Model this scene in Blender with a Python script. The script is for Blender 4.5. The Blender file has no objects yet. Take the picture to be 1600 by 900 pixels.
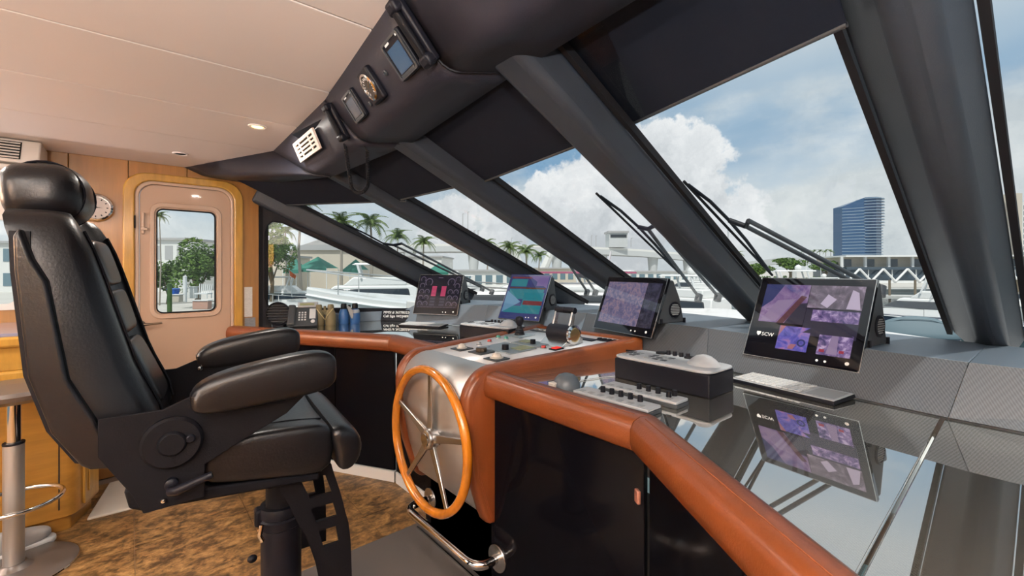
import bpy, math, random
from mathutils import Matrix, Vector, Euler
random.seed(7)
SC = bpy.context.scene
COL = SC.collection
H = 1.30                      # eye height above the wheelhouse floor
PSI = 0.8566                  # bearing of the view, from the bow (+X) towards port (+Y)
FPX = 690.459
# ---------------------------------------------------------------- camera
cd = bpy.data.cameras.new('camera'); cam = bpy.data.objects.new('camera', cd); COL.objects.link(cam)
cd.sensor_width = 36.0; cd.lens = FPX/1600*36.0; cd.shift_y = -28/1600
cd.clip_start = 0.02; cd.clip_end = 3000
cam.location = (0, 0, H); cam.rotation_euler = (math.pi/2, 0, PSI-math.pi/2)
SC.camera = cam
vs = SC.view_settings
vs.view_transform = 'Standard'; vs.look = 'None'; vs.gamma = 1.0; vs.use_curve_mapping = False
vs.exposure = 0.0
SIN, COS = math.sin(PSI), math.cos(PSI)
def at(px, py, depth):
    """world point on a bearing (given in frame pixels) at a real depth in metres"""
    cx = (px-800)/FPX; u = (422-py)/FPX
    return Vector((depth*(cx*SIN+COS), depth*(-cx*COS+SIN), H+depth*u))
def bearing(px, py):
    v = at(px, py, 1.0)-Vector((0, 0, H)); return v.normalized()

# ---------------------------------------------------------------- node helpers
class N:
    def __init__(s, tree): s.t = tree
    def __call__(s, typ, ins=None, **props):
        n = s.t.nodes.new(typ)
        for k, v in props.items(): setattr(n, k, v)
        for k, v in (ins or {}).items():
            sock = n.inputs[k]
            if isinstance(v, bpy.types.NodeSocket): s.t.links.new(v, sock)
            elif isinstance(v, bpy.types.Node): s.t.links.new(v.outputs[0], sock)
            else: sock.default_value = v
        return n
    def math(s, op, a, b=None, c=None, clamp=False):
        ins = {0: a}
        if b is not None: ins[1] = b
        if c is not None: ins[2] = c
        return s('ShaderNodeMath', ins, operation=op, use_clamp=clamp).outputs[0]
    def ramp(s, fac, stops):
        r = s('ShaderNodeValToRGB', {0: fac}); e = r.color_ramp.elements
        while len(e) < len(stops): e.new(0.5)
        for i, (p, c) in enumerate(stops):
            e[i].position = p; e[i].color = c if len(c) == 4 else (*c, 1)
        return r.outputs[0]
    def mix(s, fac, a, b):
        m = s('ShaderNodeMix', data_type='RGBA')
        for i, v in ((0, fac), (6, a), (7, b)):
            if isinstance(v, bpy.types.NodeSocket): s.t.links.new(v, m.inputs[i])
            else: m.inputs[i].default_value = v if i == 0 or len(v) == 4 else (*v, 1)
        return m.outputs[2]
    def smooth(s, v, lo, hi):
        return s('ShaderNodeMapRange', {0: v, 1: lo, 2: hi, 3: 0.0, 4: 1.0}, interpolation_type='SMOOTHSTEP').outputs[0]

# ---------------------------------------------------------------- sky
wd = bpy.data.worlds.new('world'); SC.world = wd; wd.use_nodes = True
wt = wd.node_tree; wt.nodes.clear(); n = N(wt)
tc = n('ShaderNodeTexCoord'); D = tc.outputs['Generated']
sep = n('ShaderNodeSeparateXYZ', {0: D}); EL = sep.outputs[2]
base = n.ramp(EL, [(0.0, (.66, .74, .80)), (.10, (.50, .64, .76)), (.22, (.21, .38, .57)), (.30, (.27, .43, .60)), (.42, (.60, .67, .72)), (1.0, (.72, .76, .78))])
# warped direction for billowing cloud edges
wn = n('ShaderNodeTexNoise', {'Vector': D, 'Scale': 9.0, 'Detail': 6.0, 'Roughness': .62})
wsub = n('ShaderNodeVectorMath', {0: wn.outputs['Color'], 1: (.5, .5, .5)}, operation='SUBTRACT')
wsc = n('ShaderNodeVectorMath', {0: wsub.outputs[0], 'Scale': .17}, operation='SCALE')
WD = n('ShaderNodeVectorMath', {0: D, 1: wsc.outputs[0]}, operation='ADD').outputs[0]
mask = None
for px, py, r in [(1030, 222, 42), (1010, 262, 60), (1075, 262, 62), (1040, 310, 80), (930, 285, 50), (900, 320, 70), (955, 350, 80),
                  (845, 315, 45), (800, 340, 50), (1110, 300, 40), (720, 345, 35), (690, 360, 40), (1130, 340, 60)]:
    b = bearing(px, py)
    d = n('ShaderNodeVectorMath', {0: WD, 1: b}, operation='DISTANCE').outputs['Value']
    rad = r/FPX*abs(b.x*COS+b.y*SIN)*1.12
    m = n.math('SUBTRACT', 1.0, n.math('DIVIDE', d, rad))
    mask = m if mask is None else n.math('MAXIMUM', mask, m)
cum = n.smooth(mask, 0.0, .18)
# broken cloud everywhere, thicker towards the horizon
mp = n('ShaderNodeMapping', {'Vector': D, 'Scale': (1.0, 1.0, 2.2), 'Location': (.35, .1, .2)})
fb = n('ShaderNodeTexNoise', {'Vector': mp, 'Scale': 2.6, 'Detail': 9.0, 'Roughness': .56})
lowb = n('ShaderNodeMapRange', {0: EL, 1: 0.0, 2: .42, 3: .22, 4: -.06}).outputs[0]
fbv = n.math('ADD', fb.outputs[0], lowb)
soft = n.smooth(fbv, .50, .72)
veil = n.smooth(n('ShaderNodeTexNoise', {'Vector': mp, 'Scale': 1.3, 'Detail': 5.0, 'Roughness': .5, 'Distortion': .6}).outputs[0], .42, .75)
sh = n('ShaderNodeTexNoise', {'Vector': WD, 'Scale': 7.0, 'Detail': 7.0, 'Roughness': .6})
softcol = n.ramp(sh.outputs[0], [(.3, (.50, .55, .58)), (.5, (.68, .72, .73)), (.7, (.84, .86, .85))])
cumcol = n.ramp(n.math('ADD', sh.outputs[0], n.math('MULTIPLY', EL, .45)), [(.42, (.60, .63, .66)), (.58, (.80, .82, .84)), (.74, (.97, .97, .97))])
c1 = n.mix(n.math('MULTIPLY', veil, .55), base, (.72, .78, .81))
c2 = n.mix(n.math('MULTIPLY', soft, .9), c1, softcol)
c3 = n.mix(cum, c2, cumcol)
# below the horizon: hazy water tone
c4 = n.mix(n.smooth(EL, -.02, 0.0), (.30, .36, .38), c3)
bg = n('ShaderNodeBackground', {0: c4, 1: 1.0})
out = n('ShaderNodeOutputWorld', {0: bg})
# ---------------------------------------------------------------- sun (high, from astern)
sl = bpy.data.lights.new('sun', 'SUN'); sl.energy = 3.2; sl.angle = math.radians(2.0); sl.color = (1, .96, .9)
so = bpy.data.objects.new('sun', sl); COL.objects.link(so)
so.rotation_euler = Vector((-0.42, -0.30, 0.86)).to_track_quat('Z', 'Y').to_euler()

# ---------------------------------------------------------------- materials
MATS = {}
def mat(name, col=(.5, .5, .5), rough=.5, metal=0., coat=0., spec=.5, emit=None, es=1., var=0., vscale=8., vstretch=(1, 1, 1), bump=0., bscale=200., bstretch=(1, 1, 1), crough=.05, trans=0., sheen=0.):
    m = bpy.data.materials.new(name); m.use_nodes = True; MATS[name] = m
    t = m.node_tree; n = N(t); b = t.nodes['Principled BSDF']
    b.inputs['Base Color'].default_value = (*col, 1); b.inputs['Roughness'].default_value = rough
    b.inputs['Metallic'].default_value = metal; b.inputs['Coat Weight'].default_value = coat
    b.inputs['Coat Roughness'].default_value = crough; b.inputs['Specular IOR Level'].default_value = spec
    if sheen: b.inputs['Sheen Weight'].default_value = sheen
    if emit: b.inputs['Emission Color'].default_value = (*emit, 1); b.inputs['Emission Strength'].default_value = es
    tc = None
    if var or bump: tc = n('ShaderNodeTexCoord').outputs['Object']
    if var:
        mpn = n('ShaderNodeMapping', {'Vector': tc, 'Scale': vstretch})
        nz = n('ShaderNodeTexNoise', {'Vector': mpn, 'Scale': vscale, 'Detail': 5.0, 'Roughness': .6})
        lo = tuple(max(0, c*(1-var)) for c in col); hi = tuple(min(1, c*(1+var)) for c in col)
        t.links.new(n.ramp(nz.outputs[0], [(.3, lo), (.7, hi)]), b.inputs['Base Color'])
    if bump:
        mpb = n('ShaderNodeMapping', {'Vector': tc, 'Scale': bstretch})
        nb = n('ShaderNodeTexNoise', {'Vector': mpb, 'Scale': bscale, 'Detail': 3.0})
        bp = n('ShaderNodeBump', {'Strength': bump, 'Distance': .002, 'Height': nb.outputs[0]})
        t.links.new(bp.outputs[0], b.inputs['Normal'])
    return m
mat('black_leather', (.006, .0058, .0072), .33, spec=.42, bump=.25, bscale=160)
mat('black_leather_matte', (.007, .007, .010), .5, spec=.16, bump=.2, bscale=220)
mat('overhead_leather', (.017, .0178, .027), .48, spec=.30, bump=.15, bscale=260)
mat('pillar_leather', (.025, .031, .041), .42, spec=.33, bump=.15, bscale=260, var=.1, vscale=3)
mat('blind_fabric', (.009, .0118, .020), .8, spec=.12, bump=.2, bscale=500)
mat('tan_leather', (.185, .046, .0105), .36, spec=.5, coat=.18, crough=.2, bump=.3, bscale=170, var=.12, vscale=6)
mat('tan_stitch', (.22, .06, .02), .7)
mat('cream_vinyl', (.78, .695, .64), .5, bump=.1, bscale=300)
mat('seam_dark', (.25, .19, .15), .7)
mat('wheel_wood', (.62, .20, .012), .22, coat=1., var=.35, vscale=14, vstretch=(1, 1, .4))
mat('maple', (.37, .170, .042), .35, coat=.4, var=.16, vscale=5, vstretch=(6, 6, .5), crough=.15)
mat('maple_light', (.53, .28, .048), .3, coat=.5, var=.2, vscale=7, vstretch=(4, 4, .7), crough=.12)
mat('cabinet_wood', (.42, .20, .032), .4, coat=.3, var=.18, vscale=4, vstretch=(.6, 5, 5), crough=.2)
mat('door_beige', (.53, .355, .245), .4, coat=.2)
mat('door_shell', (.58, .41, .30), .4, coat=.2)
mat('chrome', (.78, .77, .75), .08, metal=1.)
mat('steel', (.62, .62, .61), .27, metal=1.)
mat('brushed_steel', (.60, .60, .59), .50, metal=1., bump=.06, bscale=40, bstretch=(1, 30, 1))
mat('bronze', (.20, .15, .11), .3, metal=1.)
mat('silver_plate', (.70, .71, .72), .35, metal=.35)
mat('satin_black', (.007, .0072, .011), .42, spec=.16)
mat('powder_black', (.006, .006, .008), .55, spec=.10, bump=.2, bscale=400)
mat('gloss_black', (.003, .003, .0045), .10, spec=.07)
mat('screen_black', (.004, .004, .006), .03, coat=.6)
mat('rubber_black', (.010, .010, .012), .7, spec=.15)
mat('dark_grey', (.034, .038, .043), .5)
mat('panel_blue_grey', (.20, .24, .26), .35)
mat('light_grey', (.38, .39, .40), .42)
mat('dome_grey', (.075, .09, .105), .35)
mat('mid_grey', (.27, .28, .28), .5)
mat('white_plastic', (.60, .60, .59), .4)
mat('ac_white', (.72, .66, .60), .45)
mat('dark_gap', (.01, .01, .01), .9)
mat('mat_grey', (.085, .075, .07), .75, bump=.4, bscale=500)
mat('white_rug', (.62, .57, .49), .9, bump=.8, bscale=300)
mat('ledge_grey', (.112, .142, .174), .48, bump=.1, bscale=300)
mat('paper', (.66, .63, .58), .7, var=.15, vscale=60, vstretch=(1, 1, 5))
mat('plaque', (.30, .29, .29), .4, metal=.4, var=.2, vscale=60, vstretch=(1, 1, 6))
mat('olive', (.19, .15, .075), .6, bump=.5, bscale=200)
mat('cord_tan', (.50, .40, .20), .7)
mat('blue_plastic', (.03, .11, .30), .35)
mat('lcd_green', (.30, .31, .16), .3)
mat('lcd_blue', (.03, .07, .14), .15, coat=.5)
mat('lcd_grey', (.08, .11, .15), .15, coat=.5)
mat('gauge_face', (.03, .028, .025), .3)
mat('brass', (.62, .48, .25), .25, metal=1.)
mat('ivory', (.62, .55, .47), .35)
mat('clock_face', (.58, .51, .47), .5)
mat('red_button', (.45, .03, .02), .3, coat=.4)
mat('red_light', (.6, .01, .01), .3, emit=(1, .05, .03), es=.6)
mat('green_button', (.05, .25, .2), .35)
mat('downlight_lens', (.9, .8, .4), .3, emit=(1, .72, .22), es=4.)
mat('vent_beige', (.70, .58, .50), .5)
mat('trim_white', (.70, .68, .64), .4)
mat('copper', (.55, .24, .17), .35, metal=.5)
mat('counter_reflection', (.30, .29, .40), .15, coat=.5)  # lavender reflection put into the counter's base colour
mat('stool_grey', (.17, .145, .13), .35, metal=.5)
mat('shoe_grey', (.35, .34, .33), .7)
mat('text_white', (.75, .75, .73), .5)
def weave(name, c0, c1, rough, coat, period, crough=.02):
    m = bpy.data.materials.new(name); m.use_nodes = True; MATS[name] = m; t = m.node_tree; n = N(t); b = t.nodes['Principled BSDF']
    tcn = n('ShaderNodeTexCoord').outputs['Object']
    s = 2*math.pi/(20*period)
    r1 = n('ShaderNodeMapping', {'Vector': tcn, 'Rotation': (0, 0, .75)})
    w1 = n('ShaderNodeTexWave', {'Vector': r1, 'Scale': s, 'Distortion': 0.0}, wave_type='BANDS', bands_direction='X')
    r2 = n('ShaderNodeMapping', {'Vector': tcn, 'Rotation': (0, 0, -.5)})
    w2 = n('ShaderNodeTexWave', {'Vector': r2, 'Scale': s*.5, 'Distortion': 0.0}, wave_type='BANDS', bands_direction='X')
    f = n.math('MULTIPLY_ADD', w2.outputs['Fac'], .3, n.math('MULTIPLY', w1.outputs['Fac'], .7))
    t.links.new(n.ramp(f, [(.25, c0), (.75, c1)]), b.inputs['Base Color'])
    b.inputs['Roughness'].default_value = rough; b.inputs['Coat Weight'].default_value = coat; b.inputs['Coat Roughness'].default_value = crough
    b.inputs['Coat IOR'].default_value = 1.6
    if coat > .5:       # thick polished lacquer: strong mirror layer over the weave
        gl = n('ShaderNodeBsdfGlossy', {'Color': (.97, .955, .91, 1), 'Roughness': .012})
        lw = n('ShaderNodeFresnel', {0: 1.6}); f2 = n.math('ADD', .40, n.math('MULTIPLY', lw.outputs[0], .9), clamp=True)
        mx = n('ShaderNodeMixShader', {0: f2, 1: b.outputs[0], 2: gl.outputs[0]})
        t.links.new(mx.outputs[0], t.nodes['Material Output'].inputs[0])
    return m
weave('carbon_gloss', (.085, .073, .055), (.23, .205, .16), .35, 1., .0048)
weave('carbon_matte', (.046, .052, .060), (.080, .090, .102), .45, .12, .0045, .3)
def floor_mat():
    m = bpy.data.materials.new('vinyl_stone'); m.use_nodes = True; MATS['vinyl_stone'] = m; t = m.node_tree; n = N(t); b = t.nodes['Principled BSDF']
    g = n('ShaderNodeNewGeometry').outputs['Position']
    mp = n('ShaderNodeMapping', {'Vector': g, 'Rotation': (0, 0, .5), 'Scale': (1, 1.35, 1)})
    a = n('ShaderNodeTexNoise', {'Vector': mp, 'Scale': 11., 'Detail': 10., 'Roughness': .72, 'Distortion': .5})
    c = n('ShaderNodeTexNoise', {'Vector': mp, 'Scale': 30., 'Detail': 6., 'Roughness': .7})
    f = n.math('MULTIPLY_ADD', c.outputs[0], .35, n.math('MULTIPLY', a.outputs[0], .65))
    t.links.new(n.ramp(f, [(.38, (.035, .020, .010)), (.46, (.11, .058, .022)), (.53, (.25, .135, .048)), (.63, (.45, .26, .10))]), b.inputs['Base Color'])
    b.inputs['Roughness'].default_value = .38
floor_mat()
def glass_mat(name, tint, k):
    m = bpy.data.materials.new(name); m.use_nodes = True; MATS[name] = m; t = m.node_tree; t.nodes.clear(); n = N(t)
    tr = n('ShaderNodeBsdfTransparent', {0: (*tint, 1)}); gl = n('ShaderNodeBsdfGlossy', {'Color': (1, 1, 1, 1), 'Roughness': .0})
    fr = n('ShaderNodeFresnel', {0: 1.45}); f = n.math('MULTIPLY', fr.outputs[0], k)
    mx = n('ShaderNodeMixShader', {0: f, 1: tr, 2: gl}); n('ShaderNodeOutputMaterial', {0: mx})
glass_mat('window_glass', (.96, .98, .98), .55)
glass_mat('clear_glass', (.98, .98, .98), .8)

# ---------------------------------------------------------------- geometry helper
def V(*a): return Vector(a)
class G:
    def __init__(s): s.v = []; s.f = []
    def add(s, vs, fs):
        o = len(s.v); s.v += [tuple(v) for v in vs]; s.f += [tuple(i+o for i in f) for f in fs]; return s
    def box(s, c, d, R=None):
        c = Vector(c); h = Vector(d)/2; vs = []
        for x in (-1, 1):
            for y in (-1, 1):
                for z in (-1, 1):
                    p = Vector((x*h.x, y*h.y, z*h.z)); p = R @ p if R else p; vs.append(c+p)
        return s.add(vs, [(0, 1, 3, 2), (4, 6, 7, 5), (0, 4, 5, 1), (2, 3, 7, 6), (0, 2, 6, 4), (1, 5, 7, 3)])
    def bx(s, x0, x1, y0, y1, z0, z1): return s.box(((x0+x1)/2, (y0+y1)/2, (z0+z1)/2), (x1-x0, y1-y0, z1-z0))
    def extr(s, poly, vec):
        vec = Vector(vec); k = len(poly); a = [Vector(p) for p in poly]; b = [p+vec for p in a]
        fs = [tuple(range(k))[::-1], tuple(range(k, 2*k))]+[(i, (i+1) % k, (i+1) % k+k, i+k) for i in range(k)]
        return s.add(a+b, fs)
    def loft(s, rings, caps=True, closed=False):
        k = len(rings[0]); vs = [p for r in rings for p in r]; fs = []; m = len(rings)
        for j in range(m if closed else m-1):
            o, q = j*k, ((j+1) % m)*k
            fs += [(o+i, o+(i+1) % k, q+(i+1) % k, q+i) for i in range(k)]
        if caps and not closed: fs += [tuple(range(k))[::-1], tuple(range((m-1)*k, m*k))]
        return s.add(vs, fs)
    def surf(s, rows):
        k = len(rows[0]); vs = [p for r in rows for p in r]
        return s.add(vs, [(j*k+i, j*k+i+1, (j+1)*k+i+1, (j+1)*k+i) for j in range(len(rows)-1) for i in range(k-1)])
    def tube(s, pts, r, seg=10, closed=False):
        pts = [Vector(p) for p in pts]; m = len(pts); rs = r if isinstance(r, (list, tuple)) else [r]*m
        rings = []; up = None
        for i in range(m):
            if closed: t = pts[(i+1) % m]-pts[i-1]
            else: t = pts[min(i+1, m-1)]-pts[max(i-1, 0)]
            t.normalize()
            if up is None: up = Vector((0, 0, 1)) if abs(t.z) < .9 else Vector((1, 0, 0))
            a = t.cross(up); a.normalize(); up = a.cross(t); up.normalize()
            rings.append([pts[i]+rs[i]*(math.cos(2*math.pi*q/seg)*a+math.sin(2*math.pi*q/seg)*up) for q in range(seg)])
        return s.loft(rings, True, closed)
    def cyl(s, p0, p1, r0, r1=None, seg=20): return s.tube([p0, p1], [r0, r0 if r1 is None else r1], seg)
    def lathe(s, prof, c=(0, 0, 0), axis=(0, 0, 1), seg=24):
        c = Vector(c); ax = Vector(axis).normalized(); a = ax.orthogonal().normalized(); b = ax.cross(a)
        rings = [[c+ax*h+max(r, 1e-4)*(math.cos(2*math.pi*q/seg)*a+math.sin(2*math.pi*q/seg)*b) for q in range(seg)] for r, h in prof]
        s.loft(rings, False); k = len(s.v)-len(rings)*seg
        # flat end caps only where they do not coincide with the next band
        if prof[0][0] > 1e-3 and abs(prof[0][1]-prof[1][1]) > 1e-6: s.f.append(tuple(range(k, k+seg))[::-1])
        if prof[-1][0] > 1e-3 and abs(prof[-1][1]-prof[-2][1]) > 1e-6: s.f.append(tuple(range(k+(len(rings)-1)*seg, k+len(rings)*seg)))
        return s
    def sell(s, c, h, e=.4, e2=None, R=None, fn=None, nu=28, nv=16):
        e2 = e if e2 is None else e2
        def pw(x, p): return math.copysign(abs(x)**p, x)
        c = Vector(c); rows = []
        for j in range(nv+1):
            ph = -math.pi/2+math.pi*j/nv; r = []
            for i in range(nu):
                th = 2*math.pi*i/nu
                p = Vector((h[0]*pw(math.cos(ph), e2)*pw(math.cos(th), e), h[1]*pw(math.cos(ph), e2)*pw(math.sin(th), e), h[2]*pw(math.sin(ph), e2)))
                if fn: p = fn(p)
                if R: p = R @ p
                r.append(c+p)
            rows.append(r)
        return s.loft(rows)
    def ring(s, outer, inner, vec):
        """frame between two outlines with equal point counts, extruded"""
        vec = Vector(vec); k = len(outer); o = [Vector(p) for p in outer]; i_ = [Vector(p) for p in inner]
        vs = o+i_+[p+vec for p in o]+[p+vec for p in i_]; fs = []
        for i in range(k):
            j = (i+1) % k
            fs += [(i, j, k+j, k+i), (2*k+i, 3*k+i, 3*k+j, 2*k+j), (i, 2*k+i, 2*k+j, j), (k+i, k+j, 3*k+j, 3*k+i)]
        return s.add(vs, fs)
    def xf(s, M): s.v = [tuple(M @ Vector(p)) for p in s.v]; return s
    def mesh(s, name, smooth=None):
        me = bpy.data.meshes.new(name); me.from_pydata(s.v, [], s.f); me.update()
        import bmesh
        bm = bmesh.new(); bm.from_mesh(me); bmesh.ops.recalc_face_normals(bm, faces=bm.faces); bm.to_mesh(me); bm.free()
        if smooth is not None:
            me.shade_smooth(); me.set_sharp_from_angle(angle=math.radians(smooth))
        return me
    def obj(s, name, m, parent=None, smooth=None, bev=0, seg=2, solid=0, sub=0):
        me = s.mesh(name, 40 if (bev and smooth is None) else smooth)
        return link(name, me, m, parent, bev, seg, solid, sub)
WORLD = {}
def link(name, me, m, parent=None, bev=0, seg=2, solid=0, sub=0):
    if m and not me.materials: me.materials.append(MATS[m])
    o = bpy.data.objects.new(name, me); COL.objects.link(o)
    if parent:
        o.parent = parent
        if parent.name in WORLD: o.matrix_parent_inverse = WORLD[parent.name]
    if solid:
        md = o.modifiers.new('thickness', 'SOLIDIFY'); md.thickness = solid; md.offset = 0
    if bev:
        md = o.modifiers.new('bevel', 'BEVEL'); md.width = bev; md.segments = seg; md.limit_method = 'ANGLE'; md.angle_limit = math.radians(35)
    if sub:
        md = o.modifiers.new('smooth', 'SUBSURF'); md.levels = sub; md.render_levels = sub
    return o
def tag(o, label, cat, group=None, kind=None):
    o['label'] = label; o['category'] = cat
    if group: o['group'] = group
    if kind: o['kind'] = kind
    return o
def thing(name, label, cat, loc=(0, 0, 0), rz=0, group=None, kind=None, world=False):
    """Empty at the thing's base; with world=True its parts are given in world coordinates"""
    o = bpy.data.objects.new(name, None); COL.objects.link(o); o.empty_display_size = .1
    o.location = loc; o.rotation_euler = (0, 0, rz)
    if world: WORLD[o.name] = (Matrix.Translation(loc) @ Matrix.Rotation(rz, 4, 'Z')).inverted()
    return tag(o, label, cat, group, kind)
def dup(o, parent=None):
    c = o.copy(); COL.objects.link(c)
    if parent is not None: c.parent = parent; c.matrix_parent_inverse = o.matrix_parent_inverse.copy()
    for ch in list(o.children): dup(ch, c)
    return c
def rrect(x0, x1, z0, z1, r, n=6):
    """rounded rectangle outline, counter-clockwise"""
    pts = []
    for cx, cz, a0 in ((x1-r, z1-r, 0), (x0+r, z1-r, 90), (x0+r, z0+r, 180), (x1-r, z0+r, 270)):
        for i in range(n+1):
            a = math.radians(a0+90*i/n); pts.append((cx+r*math.cos(a), cz+r*math.sin(a)))
    return pts
_fonts = {}
def text_mesh(txt, size, align='LEFT', depth=0.0006):
    cu = bpy.data.curves.new('text', 'FONT'); cu.body = txt; cu.size = size; cu.align_x = align; cu.extrude = depth; cu.resolution_u = 2
    ob = bpy.data.objects.new('text', cu); COL.objects.link(ob)
    bpy.context.view_layer.update()
    me = bpy.data.meshes.new_from_object(ob.evaluated_get(bpy.context.evaluated_depsgraph_get()))
    bpy.data.objects.remove(ob); bpy.data.curves.remove(cu); me.materials.clear()
    return me
def Z(z): return H+z
def W(p): return Vector((p[0], p[1], p[2]+H))
# ================================================================ THE ROOM
APTS = [(-.95, .42), (1.06, .525), (1.79, .60), (1.95, .632), (2.89, .653), (3.74, .293)]      # front edge of the headliner: (Y, X)
def ax(y):
    for (y0, x0), (y1, x1) in zip(APTS, APTS[1:]):
        if y <= y1: return x0+(x1-x0)*(y-y0)/(y1-y0)
    return APTS[-1][1]
# floor ---------------------------------------------------------
fl = thing('floor', 'mottled brown stone-look vinyl floor of the wheelhouse', 'floor', (0, 1.5, 0), kind='structure', world=True)
G().bx(-3.2, 2.3, -.95, 3.9, -.06, -.006).obj('subfloor', 'seam_dark', fl)
tme = G().box((0, 0, -.003), (.4575, .4575, .006)).mesh('tile'); tme.materials.append(MATS['vinyl_stone'])
for i in range(11):
    for j in range(10):
        x, y = -3.2+.23+.46*i, -.72+.46*j
        if x > 1.5 or y > 3.75: continue
        t = bpy.data.objects.new('tile', tme); COL.objects.link(t); t.parent = fl; t.matrix_parent_inverse = WORLD[fl.name]; t.location = (x, y, 0)
# ceiling -------------------------------------------------------
ce = thing('ceiling', 'cream padded headliner in long fore-and-aft panels', 'ceiling', (0, 1.5, Z(.70)), kind='structure', world=True)
YS = [-.95, -.38, .16, .70, 1.24, 1.79, 2.33, 2.89, 3.74]
back = [(-3.2, -.95, Z(.718)), (-3.2, 3.80, Z(.718))]+[(x+.25, y, Z(.718)) for y, x in reversed(APTS)]
G().extr(back, (0, 0, .03)).obj('backing', 'cream_vinyl', ce)
for y0, y1 in zip(YS, YS[1:]):
    a, b = y0+.0025, y1-.0025
    ys = [b]+[y for y, _ in reversed(APTS) if a < y < b]+[a]
    poly = [(-3.2, a, Z(.70)), (-3.2, b, Z(.70))]+[(ax(y), y, Z(.70)) for y in ys]
    G().extr(poly, (0, 0, .016)).obj('panel', 'cream_vinyl', ce, bev=.004, seg=2)
# recessed downlights ------------------------------------------
def downlight(x, y, label, lens, watts, grp='recessed ceiling downlights'):
    t = thing('ceiling_downlight', label, 'downlight', (x, y, Z(.70)), group=grp)
    G().lathe([(.040, 0), (.040, -.004), (.034, -.006), (.027, -.002), (.027, .0)], seg=28).obj('trim_ring', 'cream_vinyl', t, smooth=30)
    G().lathe([(.0265, -.003), (.0001, -.004)], seg=24).obj('lens', lens, t)
    if watts:
        l = bpy.data.lights.new('downlight', 'AREA'); l.shape = 'DISK'; l.size = .07; l.energy = watts; l.color = (1, .93, .85)
        lo = bpy.data.objects.new('downlight_lamp', l); COL.objects.link(lo); lo.parent = t; lo.location = (0, 0, -.012)
    return t
downlight(.473, 2.44, 'lit yellow recessed ceiling downlight near the black overhead', 'downlight_lens', 6)
downlight(.234, 3.31, 'unlit dark recessed ceiling downlight above the door', 'dark_gap', 0)
for x, y, wl in [(-.75, .55, 'just behind the camera'), (-.75, 2.3, 'directly behind the helm chair'), (-1.6, .55, 'by the starboard window'), (-1.6, 2.0, 'amidships in the after cabin'), (-2.5, .6, 'nearest the after bulkhead, starboard'), (-2.5, 2.0, 'nearest the after bulkhead, port'), (-1.6, 3.2, 'above the wooden cabinet')]:  # extra downlights added out of view as fill for the cabin
    downlight(x, y, 'added unseen fill downlight '+wl, 'downlight_lens', 9, 'added fill downlights behind the helm chair')
# black overhead soffit ----------------------------------------
ST = [((.42, -.95, .70), (.55, -.95, .54), (.66, -.95, .565)),
      ((.525, 1.06, .70), (.655, 1.02, .54), (.82, .93, .555)),
      ((.62, 1.88, .70), (.72, 1.76, .522), (.88, 1.66, .525)),
      ((.653, 2.89, .70), (.71, 2.42, .50), (.78, 2.31, .478)),
      ((.293, 3.74, .70), (.40, 3.74, .655), (.72, 3.74, .64))]
sf = thing('trim_1', 'black leather overhead console soffit above the windscreen', 'overhead', (.6, 1.5, Z(.6)), kind='structure', world=True)
def soff_rows(s0, s1, k=9):
    rows = []
    for j in range(k):
        f = j/(k-1); A, B, Dp = [V(*s0[i]).lerp(V(*s1[i]), f) for i in range(3)]
        A = A+V(-.01, 0, .004)
        r = [A, A.lerp(B, .5), A.lerp(B, .80)]
        for q in range(1, 6):           # rounded nose at B
            u = q/6; p0 = A.lerp(B, .80); p2 = B.lerp(Dp, .22)
            r.append(p0*(1-u)**2+B*2*u*(1-u)+p2*u*u)
        r += [B.lerp(Dp, .22), B.lerp(Dp, .6), Dp, Dp+V(.10, 0, .10)]
        rows.append([W(p) for p in r])
    return rows
for a, b in zip(ST, ST[1:]):
    G().surf(soff_rows(a, b)).obj('soffit_panel', 'overhead_leather', sf, smooth=50, solid=.006)
for s in ST[1:4]:
    A, B, Dp = V(*s[0]), V(*s[1]), V(*s[2])
    pts = [A+V(-.008, 0, 0)]+[(A.lerp(B, .80)*(1-u)**2+B*2*u*(1-u)+B.lerp(Dp, .22)*u*u) for u in (0, .25, .5, .75, 1)]+[Dp]
    G().tube([W(p+V(-.003, 0, -.003)) for p in pts], .0035, 6).obj('piping', 'black_leather_matte', sf, smooth=60)
G().extr([(.30, -.95, Z(.73)), (.30, 3.9, Z(.73)), (.95, 3.9, Z(.73)), (.95, -.95, Z(.73))], (0, 0, .03)).obj('roof_skin', 'dark_grey', sf)
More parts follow.
